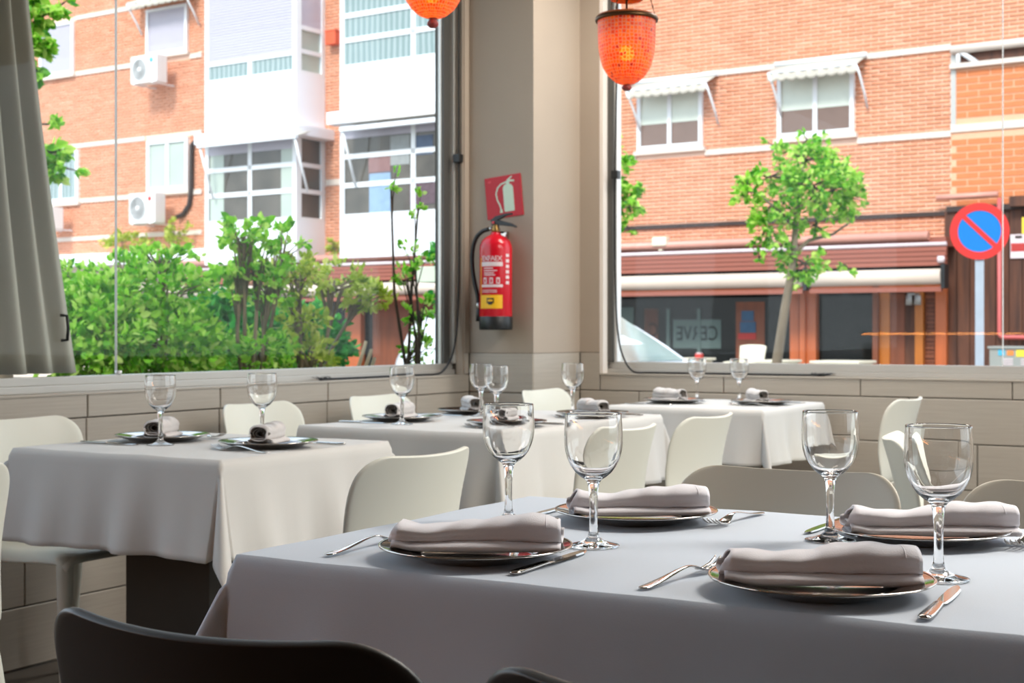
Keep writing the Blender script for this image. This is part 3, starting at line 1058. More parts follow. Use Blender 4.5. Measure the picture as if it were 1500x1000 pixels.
def make_napkin(m, L=0.232, seed=0, w=0.034, hgt=0.0145, puff=1.0):
    """Cloth napkin folded into a flat roll; lies along X on the plate: an upper roll over a lower fold, spiral ends."""
    rs = random.Random(seed)
    p = [rs.uniform(0, 6.28) for _ in range(6)]
    t = empty('napkin')
    NU, NV = 44, 28
    def roll(u, v):
        x = (u - 0.5) * L
        a = 2 * math.pi * v
        e = 1 - 0.10 * max(0, abs(u - 0.5) * 2 - 0.86) / 0.14
        ww = w * (1 + 0.07 * math.sin(u * 7 + p[0]) - 0.08 * math.sin(u * math.pi)) * e
        hh = hgt * (1.0 + puff * (-0.16 + 0.38 * u ** 1.4 + 0.10 * math.cos(u * 8.5) - 0.10 * math.exp(-((u - 0.22) / 0.10) ** 2)) + 0.05 * math.sin(u * 14 + p[2])) * e
        c, s = math.cos(a), math.sin(a)
        yy = ww * math.copysign(abs(c) ** 0.8, c)
        zz = hh * math.copysign(abs(s) ** 0.85, s)
        # a soft crease along the side and small wrinkles
        crease = math.exp(-((v - 0.52) / 0.035) ** 2) + math.exp(-((v - 0.965) / 0.035) ** 2)
        yy *= 1 - 0.13 * crease
        zz += 0.0012 * math.sin(u * 31 + a * 2 + p[3]) * s
        skew = 0.006 * (v - 0.5) * (1 if u > 0.5 else -1)
        end = max(0.0, 1 - u / 0.07)
        x += end * puff * (0.006 * (s + 1) + 0.005 * (1 - abs(c)))
        return (x + skew, yy * (1 - 0.12 * end * puff) + 0.003 * math.sin(u * 6 + p[4]), 0.0250 + hh + zz)
    up = MB().grid(roll, NU, NV)
    up.build('upper_roll', M[m], t, solid=0.0022)
    def low(u, v):
        x = (u - 0.5) * (L * 0.965) + 0.004
        a = 2 * math.pi * v
        c, s = math.cos(a), math.sin(a)
        ww = w * (1.20 + 0.04 * math.sin(u * 6 + p[5]))
        hh = 0.0070 * (1 + 0.15 * math.sin(u * 8 + p[3]))
        return (x, ww * math.copysign(abs(c) ** 0.7, c) - 0.001, 0.0135 + 0.0070 + hh * s + 0.004 * math.exp(-((u - 0.02) / 0.06) ** 2))
    MB().grid(low, NU, 20).build('lower_fold', M[m], t, solid=0.0022)
    # spiral of cloth seen in the ends
    for sd in (-1, 1):
        def spiral(u, v, sd=sd):
            turns = 2.2
            an = u * turns * 2 * math.pi + (0.6 if sd > 0 else 2.4)
            k = (1 - 0.30 * u * turns) * 0.93
            x = sd * (L * 0.5 - 0.004 - 0.02 * v - 0.004 * u)
            hs = hgt * (1.0 + puff * ((0.22 if sd > 0 else -0.10)))
            x += (0.012 * puff if sd < 0 else 0.0)
            return (x, w * k * 0.94 * math.cos(an), 0.0250 + hs + hs * k * math.sin(an) * 0.86)
        MB().grid(spiral, 60, 2).build('rolled_end', M['napkin_in'], t, solid=0.0016)
    # hem stitched near one end
    def hem(u, v):
        x0, y0, z0 = roll(0.915 + 0.006 * u, 0.03 + 0.44 * v)
        c = Vector((x0, y0, z0)); ctr = Vector((x0, 0, 0.0225 + hgt * (1 + 0.2 * puff)))
        q = ctr + (c - ctr) * 1.035
        return tuple(q)
    MB().grid(hem, 1, 16).build('hem', M[m], t, solid=0.001)
    return t

plate0, glass0, fork0, knife0 = make_plate(), make_glass(), make_fork(), make_knife()
first = {}
def put(key, proto, x, y, z, rz, label, cat, group, tilt=(0, 0)):
    o = proto if key not in first else copy_tree(proto)
    first[key] = 1
    o.location = (x, y, z)
    o.rotation_euler = (R(tilt[0]), R(tilt[1]), R(rz))
    tag(o, label, cat, group)
    return o
def plate(x, y, l): return put('p', plate0, x, y, TZ, 0, l, 'plate', 'metal charger plates')
def glass(x, y, l): return put('g', glass0, x, y, TZ, random.uniform(0, 90), l, 'glass', 'wine glasses')
def fork(x, y, rz, l, tilt=(0, 0), z=0.0): return put('f', fork0, x, y, TZ + z, rz, l, 'fork', 'forks')
def knife(x, y, rz, l): return put('k', knife0, x, y, TZ, rz, l, 'knife', 'knives')
def napkin(x, y, rz, l, m='napkin', seed=0, **kw):
    o = make_napkin(m, seed=seed, **kw)
    o.location = (x, y, TZ - 0.004)
    o.rotation_euler = (0, 0, R(rz))
    tag(o, l, 'napkin', 'rolled napkins')
    return o

NT = 'near table'
# near table, four places
plate(-1.022, 1.638, 'dark metal plate on the near table under the napkin by the draped cloth corner')
plate(-0.537, 1.628, 'dark metal plate nearest the camera, orange reflections on its rim')
plate(-0.998, 2.090, 'metal plate across the near table, closest to the beige chair back')
plate(-0.548, 2.105, 'metal plate across the near table by the photo edge')
napkin(-1.028, 1.646, 27, 'grey rolled napkin on the near table by the draped cloth corner', seed=3, L=0.236)
napkin(-0.545, 1.636, 25, 'grey rolled napkin nearest the camera, beside the tallest wine glass', seed=5, L=0.236)
napkin(-1.000, 2.098, 33, 'grey rolled napkin across the near table, before the beige chair back', seed=8, L=0.228)
napkin(-0.535, 2.112, 26, 'grey rolled napkin across the near table, behind the tallest wine glass', seed=11, L=0.250)
glass(-1.168, 1.972, 'wine glass on the near table with its stem behind the first napkin')
glass(-0.930, 1.808, 'wine glass on the near table standing between two napkins and a knife')
glass(-0.655, 2.030, 'wine glass on the near table before the beige chair back')
glass(-0.438, 1.783, 'tallest looking wine glass, closest to the camera on the near table')
fork(-1.200, 1.540, 1, 'fork on the near table by the draped cloth corner', (6.2, 0))
fork(-0.722, 1.526, -6, 'fork beside the plate nearest the camera', (5.4, 0))
fork(-0.850, 2.272, 177, 'fork across the near table with upturned tines beside the plate')
fork(-0.392, 2.275, 176, 'fork at the photo edge across the near table')
knife(-0.905, 1.537, 2, 'knife lying between the two front plates of the near table')
knife(-0.388, 1.515, 4, 'knife with coppery shine nearest the camera')
knife(-1.176, 2.265, 183, 'knife across the near table beside the far plate')
knife(-0.706, 2.285, 180, 'knife across the near table with a green glint by a glass foot')

# small square table below the window: two places
plate(-2.885, 2.955, 'plate on the small square table, on the window side')
plate(-2.478, 2.930, 'plate on the small square table, on the aisle side')
napkin(-2.885, 2.955, 112, 'pale rolled napkin on the small square table, window side', 'napkin_pale', 21, L=0.13, w=0.028, hgt=0.0205, puff=0.3)
napkin(-2.478, 2.930, 108, 'pale rolled napkin on the small square table, aisle side', 'napkin_pale', 22, L=0.13, w=0.028, hgt=0.0205, puff=0.3)
glass(-2.775, 2.835, 'wine glass on the small square table, window side')
glass(-2.640, 3.095, 'wine glass on the small square table, behind the aisle side napkin')
fork(-3.0, 3.115, -92, 'fork on the small square table, window side, past the plate')
fork(-2.350, 2.775, 82, 'fork on the small square table lying before the aisle side plate')
knife(-3.030, 2.790, -88, 'knife on the small square table, window side')
knife(-2.352, 3.100, 92, 'knife on the small square table, aisle side')

# long middle table: four places
plate(-2.828, 4.040, 'plate on the long table, window side, nearer end')
plate(-2.842, 4.530, 'plate on the long table, window side, end by the pillar')
plate(-2.365, 4.590, 'plate on the long table, aisle side, end by the pillar')
plate(-2.370, 3.990, 'plate on the long table, aisle side, nearer end')
napkin(-2.828, 4.040, 100, 'pale rolled napkin on the long table, window side, nearer end', 'napkin_pale', 31, L=0.14, w=0.028, hgt=0.0205, puff=0.3)
napkin(-2.842, 4.530, 136, 'pale rolled napkin on the long table, window side, by the pillar end', 'napkin_pale', 32, L=0.13, w=0.028, hgt=0.0205, puff=0.3)
napkin(-2.365, 4.590, 152, 'pale rolled napkin on the long table, aisle side, by the pillar end', 'napkin_pale', 33, L=0.14, w=0.028, hgt=0.0205, puff=0.3)
napkin(-2.370, 3.990, 90, 'pale rolled napkin on the long table, seen through a near wine glass', 'napkin_pale', 34, L=0.13, w=0.028, hgt=0.0205, puff=0.3)
glass(-2.716, 3.890, 'wine glass on the long table beside the nearer window side plate')
glass(-2.735, 4.420, 'wine glass on the long table, first of the overlapping two')
glass(-2.530, 4.190, 'wine glass on the long table, overlapped by another glass')
glass(-2.500, 4.690, 'wine glass on the long table standing alone before the pillar')
fork(-2.965, 4.190, -88, 'fork on the long table past the nearer window side plate')
fork(-2.975, 4.690, -90, 'fork on the long table past the plate by the pillar, window side')
fork(-2.235, 4.430, 84, 'fork on the long table before the aisle side plate by the pillar')
fork(-2.235, 3.840, 86, 'fork on the long table at its nearer aisle corner')
knife(-2.970, 3.880, -90, 'knife on the long table at its nearer window corner')
knife(-2.975, 4.380, -92, 'knife on the long table between the two window side plates')
knife(-2.235, 4.745, 90, 'knife on the long table at its far aisle corner')
knife(-2.238, 4.140, 90, 'knife on the long table between the two aisle side plates')

# table against the back wall: two places
plate(-2.525, 5.665, 'plate on the back wall table, side of the pillar')
plate(-2.150, 5.735, 'plate on the back wall table, aisle side')
napkin(-2.535, 5.650, 166, 'pale rolled napkin on the back wall table, pillar side', 'napkin_pale', 41, L=0.15, w=0.028, hgt=0.0205, puff=0.3)
napkin(-2.165, 5.715, 138, 'pale rolled napkin on the back wall table, aisle side', 'napkin_pale', 42, L=0.12, w=0.028, hgt=0.0205, puff=0.3)
glass(-2.500, 5.865, 'wine glass on the back wall table, pillar side')
glass(-2.315, 5.900, 'wine glass on the back wall table, aisle side')
fork(-2.660, 5.830, -95, 'fork on the back wall table, pillar side')
fork(-2.015, 5.565, 92, 'fork on the back wall table, aisle side')
knife(-2.668, 5.480, -88, 'knife on the back wall table, pillar side')
knife(-2.015, 5.905, 90, 'knife on the back wall table, aisle side')

# ================================================================== WALL AND CEILING FITTINGS
# fire extinguisher on the pillar
ex = on_y(726, 483, PY - 0.09)
fe = empty('fire_extinguisher', (ex.x, PY - 0.088, ex.z))
rb = 0.076
body = [(0, 0.012), (rb * 0.9, 0.012), (rb, 0.03), (rb, 0.372), (rb * 0.97, 0.393), (rb * 0.86, 0.412), (rb * 0.62, 0.430), (rb * 0.34, 0.440), (0.0225, 0.444), (0.0225, 0.452), (0, 0.452)]
MB().lathe(body, 48).build('cylinder', M['red'], fe)
MB().lathe([(0, 0), (rb * 0.98, 0), (rb * 1.02, 0.006), (rb * 1.02, 0.060), (rb * 1.001, 0.062)], 48).build('base_cap', M['black'], fe)
vb = MB().lathe([(0.016, 0.452), (0.019, 0.454), (0.019, 0.468), (0.015, 0.472), (0.015, 0.488), (0, 0.488)], 24)
vb.build('valve', M['brass'], fe)
hd = MB()
hd.prism([(-0.020, 0.484), (0.018, 0.484), (0.085, 0.476), (0.108, 0.470), (0.110, 0.476), (0.088, 0.490), (0.022, 0.507), (-0.018, 0.505)], -0.010, 0.010)
hd.build('carry_handle', M['black'], fe, bevel=0.002)
hd = MB().prism([(-0.022, 0.500), (0.010, 0.506), (0.050, 0.524), (0.086, 0.532), (0.088, 0.538), (0.048, 0.536), (0.000, 0.526), (-0.024, 0.510)], -0.009, 0.009)
hd.build('squeeze_lever', M['black'], fe, bevel=0.002)
MB().tube([(-0.006, -0.012, 0.497), (-0.006, -0.017, 0.497)], 0.006, 12).build('pressure_pin', M['red'], fe)
MB().tube([(-0.014, 0, 0.470), (-0.040, 0, 0.468)], 0.008, 12).build('outlet', M['steel'], fe)
hp = [(-0.036, 0, 0.468), (-0.070, 0, 0.462), (-0.105, 0.005, 0.440), (-0.128, 0.008, 0.400), (-0.136, 0.008, 0.345), (-0.130, 0.004, 0.280), (-0.114, 0, 0.210), (-0.098, 0, 0.160), (-0.094, 0, 0.120)]
Q = [Vector(p) for p in hp]
H = []
for i in range(len(Q) - 1):
    for k in range(4):
        H.append(Q[i].lerp(Q[i + 1], k / 4))
H.append(Q[-1])
for _ in range(2):
    H = [H[0]] + [(H[i - 1] + H[i] * 2 + H[i + 1]) / 4 for i in range(1, len(H) - 1)] + [H[-1]]
MB().tube(H, 0.0100, 12).build('hose', M['black'], fe)
MB().tube([(-0.094, 0, 0.125), (-0.094, 0, 0.098)], 0.0115, 12).build('hose_ferrule', M['steel'], fe)
MB().tube([(-0.094, 0, 0.100), (-0.093, 0, 0.040)], [0.011, 0.0145], 12).build('nozzle', M['black'], fe)
boxobj('wall_bracket', (-0.02, 0.066, 0.30), (0.02, 0.086, 0.46), M['steel'], fe)
# printed label wrapped round the cylinder (curved sheets just off the paint)
YL = R(-78)       # the label's centre faces the room a little to one side
def wrap(a0, a1, z0, z1, off, m, name, n=10):
    def fn(u, v):
        a = YL + a0 + (a1 - a0) * u
        return ((rb + off) * math.cos(a), (rb + off) * math.sin(a), z0 + (z1 - z0) * v)
    return MB().grid(fn, n, 1).build(name, m, fe)
wrap(-0.70, 0.74, 0.098, 0.160, 0.0010, M['label_yellow'], 'yellow_label')
wrap(-0.78, -0.70, 0.098, 0.335, 0.0010, M['label_yellow'], 'label_edge')
wrap(-0.66, 0.76, 0.292, 0.312, 0.0008, M['label_white'], 'label_panel')
wrap(-0.66, 0.76, 0.196, 0.208, 0.0008, M['label_white'], 'label_panel')
for zz in (0.281, 0.270, 0.259, 0.250):
    wrap(-0.45, 0.45 - random.uniform(0, 0.3), zz, zz + 0.004, 0.0008, M['label_white'], 'label_line')
for zz in (0.180, 0.172):
    wrap(-0.60, 0.40, zz, zz + 0.003, 0.0008, M['label_white'], 'label_line')
for k in range(3):
    a0 = -0.48 + k * 0.42
    wrap(a0, a0 + 0.22, 0.212, 0.240, 0.0008, M['label_white'], 'label_pictogram', 4)
    wrap(a0 + 0.06, a0 + 0.16, 0.217, 0.233, 0.0014, M['red'], 'label_pictogram', 3)
for zz in (0.21, 0.235, 0.26, 0.285, 0.31, 0.335):
    wrap(0.98, 1.24, zz, zz + 0.014, 0.0008, M['label_white'], 'label_line', 4)
# maker's heading: letters wrapped one by one, same characters as on the cylinder
def wrap_text(body, a_start, a_step, z, size, m, name):
    for i, ch in enumerate(body):
        a = YL + a_start + i * a_step
        o = text_mesh(name, ch, size, m, fe, ((rb + 0.0008) * math.cos(a), (rb + 0.0008) * math.sin(a), z), (R(90), 0, a + R(90)))
wrap_text('EXFAEX', -0.50, 0.215, 0.327, 0.033, M['label_white'], 'lettering')
# black crest printed on the yellow panel
wrap(-0.24, 0.22, 0.122, 0.146, 0.0016, M['black'], 'label_crest', 6)
wrap(-0.14, 0.12, 0.116, 0.122, 0.0016, M['black'], 'label_crest', 6)
wrap(-0.17, 0.15, 0.130, 0.139, 0.0020, M['label_yellow'], 'label_crest', 6)
tag(fe, 'red fire extinguisher with black hose hung on the corner pillar', 'fire extinguisher')

# sign above it
sc_ = on_y(738, 288, PY - 0.004)
sg = empty('fire_extinguisher_sign', (sc_.x, PY - 0.0035, sc_.z))
sg.rotation_euler = (0, R(-5.2), 0)
S = 0.098
MB().box((-S, -0.0015, -S), (S, 0.0035, S)).build('board', M['signred'], sg, bevel=0.001)
pg = MB()
yy = (-0.0026, -0.0015)
pg.prism([(0.002, -0.072), (0.052, -0.072), (0.054, -0.066), (0.054, 0.040), (0.046, 0.052), (0.034, 0.058), (0.020, 0.058), (0.006, 0.052), (-0.001, 0.040), (-0.001, -0.066)], *yy)
pg.build('cylinder_pictogram', M['signpale'], sg)
pg = MB()
pg.prism([(0.018, 0.058), (0.036, 0.058), (0.036, 0.068), (0.018, 0.068)], *yy)
pg.prism([(0.016, 0.068), (0.062, 0.064), (0.062, 0.072), (0.028, 0.078)], *yy)
pg.prism([(0.024, 0.078), (0.050, 0.092), (0.053, 0.087), (0.036, 0.076)], *yy)
pg.build('handle_pictogram', M['signpale'], sg)
pg = MB()
hose = [(0.018, 0.066), (-0.010, 0.060), (-0.030, 0.044), (-0.040, 0.018), (-0.036, -0.012), (-0.024, -0.036), (-0.018, -0.060)]
for i in range(len(hose) - 1):
    a, b = Vector(hose[i]), Vector(hose[i + 1])
    nrm = Vector((-(b - a).y, (b - a).x)).normalized() * 0.0035
    pg.prism([tuple(a + nrm), tuple(b + nrm), tuple(b - nrm), tuple(a - nrm)], *yy)
pg.prism([(-0.023, -0.058), (-0.013, -0.058), (-0.010, -0.074), (-0.026, -0.074)], *yy)
pg.build('hose_pictogram', M['signpale'], sg)
MB().prism([(-0.078, 0.072), (-0.066, 0.072), (-0.062, 0.078), (-0.066, 0.084), (-0.072, 0.081), (-0.078, 0.084), (-0.082, 0.078)], *yy).build('corner_mark', mat('faded_mark', (214, 70, 80), 0.6), sg)
tag(sg, 'square red sign with pale extinguisher symbol above the fire extinguisher', 'sign')

# lanterns
def lantern(u, v, d, prof, finial, label, bulb_z, power):
    p = at_depth(u, v, d)                   # the lowest point of the finial
    t = empty('mosaic_lantern', p)
    zt = prof[-1][1]
    rt = prof[-1][0]
    MB().lathe(prof, 64, uv=True).build('shade', M['mosaic'], t)
    MB().lathe(finial, 24, uv=True).build('finial', mat('dark_red_mosaic', (150, 52, 46), 0.4, var=0.35, scale=130, bump=0.5, bscale=160), t)
    MB().lathe([(rt - 0.002, zt - 0.006), (rt + 0.006, zt - 0.008), (rt + 0.0085, zt - 0.002), (rt + 0.006, zt + 0.006), (rt - 0.004, zt + 0.008), (rt - 0.004, zt - 0.002)], 64).build('rim_band', M['bronze'], t)
    MB().lathe([(rt - 0.002, zt + 0.007), (rt + 0.003, zt + 0.008), (rt - 0.002, zt + 0.014), (rt - 0.006, zt + 0.012)], 64).build('rim_beads', mat('bead_rim', (190, 96, 40), 0.5, var=0.3, scale=150, bump=0.5, bscale=150), t)
    for k in range(3):
        a = 2 * math.pi * k / 3 + 0.6
        c0 = Vector((rt * math.cos(a), rt * math.sin(a), zt + 0.006))
        c1 = Vector((0.02 * math.cos(a), 0.02 * math.sin(a), zt + 0.30))
        ch = MB()
        nl = 26
        for i in range(nl):
            a0, a1 = c0.lerp(c1, i / nl), c0.lerp(c1, (i + 0.86) / nl)
            ch.tube([a0, a1], 0.0024 if i % 2 else 0.0014, 6)
        ch.build('chain', M['bronze'], t)
    MB().lathe([(0.0, zt + 0.135), (0.02, zt + 0.125), (0.036, zt + 0.105), (0.048, zt + 0.082), (0.054, zt + 0.064), (0.050, zt + 0.062), (0.036, zt + 0.085), (0.0, zt + 0.115)], 40, uv=True).build('smoke_cap', mat('bead_cap', (176, 104, 66), 0.5, var=0.35, scale=160, bump=0.5, bscale=160), t)
    MB().tube([(0, 0, bulb_z + 0.05), (0, 0, ZC - p.z)], 0.004, 8).build('flex', M['black'], t)
    MB().lathe([(0, bulb_z + 0.02), (0.014, bulb_z + 0.022), (0.015, bulb_z + 0.055), (0, bulb_z + 0.06)], 20).build('bulb_holder', M['bronze'], t)
    MB().lathe([(0, bulb_z - 0.028), (0.015, bulb_z - 0.023), (0.024, bulb_z - 0.008), (0.024, bulb_z + 0.006), (0.014, bulb_z + 0.022), (0, bulb_z + 0.0225)], 20).build('bulb', M['bulb'], t)
    tag(t, label, 'lantern', 'mosaic lanterns')
    add_light('lantern_glow', 'POINT', p + Vector((0, 0, bulb_z)), power, (1, 0.62, 0.2), shadow_soft_size=0.02)
LP = 4.7
lantern(918, 133, LP,
        [(0.0, 0.018), (0.0226, 0.022), (0.038, 0.029), (0.050, 0.0385), (0.061, 0.050), (0.070, 0.063), (0.0765, 0.074), (0.0815, 0.086), (0.0865, 0.102), (0.0902, 0.120), (0.0930, 0.142), (0.0948, 0.168), (0.0956, 0.200), (0.0962, 0.236)],
        [(0.0, 0.0), (0.010, 0.001), (0.0165, 0.007), (0.0165, 0.013), (0.011, 0.019), (0.012, 0.023), (0.0, 0.024)],
        'orange bell shaped mosaic lantern glowing before the back window', 0.125, 1.2)
lantern(634, 41, 4.2,
        [(0.0, 0.026), (0.020, 0.029), (0.042, 0.038), (0.063, 0.055), (0.078, 0.078), (0.088, 0.105), (0.094, 0.135), (0.097, 0.165), (0.099, 0.200), (0.100, 0.225)],
        [(0.0, 0.0), (0.010, 0.001), (0.017, 0.008), (0.0165, 0.016), (0.0115, 0.024), (0.014, 0.030), (0.0, 0.032)],
        'round bottomed orange mosaic lantern at the top of the photo by the window frame', 0.10, 1.6)
# ================================================================== OUTSIDE
GZ = -0.05
gm = MB()
gm.box((-60, -30, GZ - 0.2), (XL - 0.16, 60, GZ)).box((XL - 0.16, YB + 0.16, GZ - 0.2), (40, 60, GZ)).box((XR + 0.16, -30, GZ - 0.2), (40, YB + 0.16, GZ))
tag(gm.build('street', M['street']), kind='structure')

# the street front opposite: a plane turned a little from the dining room's back wall
PHI = math.atan2(F, 750 + 2350)
FA = YAW - PHI
FO = at_depth(1200, HV, 24.0); FO.z = 0
fc, fs_ = math.cos(FA), math.sin(FA)
def fp(u, v, off=0.0):
    """pixel -> (s, z) on the facade plane moved `off` metres towards the street; s runs along the facade"""
    dx, dy = cw((u - 750) / F, 1.0)
    lx, ly = dx * fc + dy * fs_, -dx * fs_ + dy * fc
    cx, cy = -FO.x * fc - FO.y * fs_, FO.x * fs_ - FO.y * fc
    d = (-off - cy) / ly
    return cx + lx * d, CZ - (v - HV) / F * d
def fS(u, off=0.0): return fp(u, HV, off)[0]
def fZ(u, v, off=0.0): return fp(u, v, off)[1]
def fworld(s, off, z): return Vector((FO.x + s * fc + off * fs_, FO.y + s * fs_ - off * fc, z))

bld = empty('apartment_building', (FO.x, FO.y, GZ), FA)
BZ = -GZ          # facade z = world z; local z = z + BZ
tag(bld, 'long orange brick apartment building with white bay windows across the street', 'building')
def L(z): return z + BZ

sR0, sR1 = fS(1393), fS(1640)           # the infilled terrace at one end
Z_UP = fZ(1300, 84)
sB0 = fS(20) - 4
ZTOP = 9.4
holes = []
def hole(s0, s1, z0, z1): holes.append((s0, s1, z0, z1))

# ---- windows of the brick wall, by their outline
def brick_window(u0, u1, vt, vb, cols, pane_m, low_m=None, low_f=0.45, shut=False, awning=None, arm=True, frame=0.07, sill=True):
    um = (u0 + u1) / 2
    s0, s1 = fS(u0), fS(u1)
    z0, z1 = fZ(um, vb), fZ(um, vt)
    hole(s0 - 0.01, s1 + 0.01, z0 - 0.01, z1 + 0.01)
    w = MB()
    y0, y1 = -0.06, 0.006
    w.box((s0, y0, L(z0)), (s0 + frame, y1, L(z1))).box((s1 - frame, y0, L(z0)), (s1, y1, L(z1)))
    w.box((s0 + frame, y0, L(z1 - frame)), (s1 - frame, y1, L(z1))).box((s0 + frame, y0, L(z0)), (s1 - frame, y1, L(z0 + frame * 1.3)))
    cw_ = (s1 - s0 - 2 * frame) / cols
    for c in range(1, cols):
        x = s0 + frame + c * cw_
        w.box((x - frame * 0.55, y0 + 0.01, L(z0 + frame)), (x + frame * 0.55, y1, L(z1 - frame)))
    o = w.build('window', M['upvc'], bld)
    for c in range(cols):
        a, b = s0 + frame + c * cw_, s0 + frame + (c + 1) * cw_
        zb, zt = z0 + frame, z1 - frame
        if shut:
            sh = MB()
            n = int((zt - zb) / 0.055)
            for i in range(n):
                za, zc = zb + (zt - zb) * i / n, zb + (zt - zb) * (i + 1) / n
                sh.box((a, -0.028, L(za)), (b, -0.008, L(za + (zc - za) * 0.86)))
            sh.box((a, -0.008, L(zb)), (b, 0.004, L(zt)))
            sh.build('roller_shutter', M['shutter'], o)['kind'] = 'stuff'
        elif low_m is not None:
            zm = zb + (zt - zb) * low_f
            boxobj('blind', (a, -0.022, L(zm)), (b, 0.004, L(zt)), M[pane_m], o)
            boxobj('pane', (a, -0.018, L(zb)), (b, 0.004, L(zm)), M[low_m], o)
        else:
            boxobj('pane', (a, -0.018, L(zb)), (b, 0.004, L(zt)), M[pane_m], o)
    if sill:
        boxobj('window_sill', (s0 - 0.06, -0.09, L(z0 - 0.07)), (s1 + 0.06, 0.05, L(z0)), M['band'], bld)
    if awning:
        s0a, s1a, drop = fS(awning[0], 0.35), fS(awning[1], 0.35), awning[2]
        zt = fZ((awning[0] + awning[1]) / 2, awning[3], 0.12)
        n = 9
        def cl(u, v):
            s = s0a + (s1a - s0a) * u
            y = -0.04 - 0.40 * v
            z = zt - 0.18 * v
            return (s, y, L(z))
        mb = MB().grid(cl, 2, 4)
        def val(u, v):
            s = s0a + (s1a - s0a) * u
            sc = abs(math.sin(u * math.pi * n)) ** 0.7
            return (s, -0.44 + 0.012 * math.sin(u * 50), L(zt - 0.18 - drop * v * (0.72 + 0.28 * sc)))
        a_o = mb.build('window_awning', M['awn_cloth'], bld, solid=0.01)
        MB().grid(val, 108, 3).build('valance', M['awn_cloth'], a_o, solid=0.008)
        MB().tube([(s0a - 0.03, -0.05, L(zt + 0.03)), (s1a + 0.03, -0.05, L(zt + 0.03))], 0.045, 10).build('awning_roll', M['upvc'], a_o)
        MB().tube([(s0a, -0.44, L(zt - 0.18)), (s1a, -0.44, L(zt - 0.18))], 0.018, 8).build('front_bar', M['upvc'], a_o)
        if arm:
            for sa in (s0a + 0.02, s1a - 0.02):
                MB().tube([(sa, -0.44, L(zt - 0.19)), (sa + 0.05, -0.42, L(zt - 0.32)), (sa + 0.06, -0.20, L(zt - 0.62)), (sa + 0.06, -0.05, L(zt - 0.85))], 0.022, 8).build('awning_arm', M['upvc'], a_o)
    return o
brick_window(935, 1030, 128, 219, 2, 'blind', 'brown_pane', 0.42, awning=(920, 1038, 0.16, 117))
brick_window(1140, 1252, 104, 200, 2, 'blind', 'brown_pane', 0.42, awning=(1127, 1258, 0.16, 90))
brick_window(60, 109, 35, 112, 1, 'blind', shut=True)
brick_window(216, 276, 10, 80, 1, 'blind', shut=True, awning=(190, 276, 0.16, -8))
brick_window(217, 277, 204, 281, 2, 'pale_pane', frame=0.09)
brick_window(66, 116, 222, 298, 2, 'curtain_pane', frame=0.09)

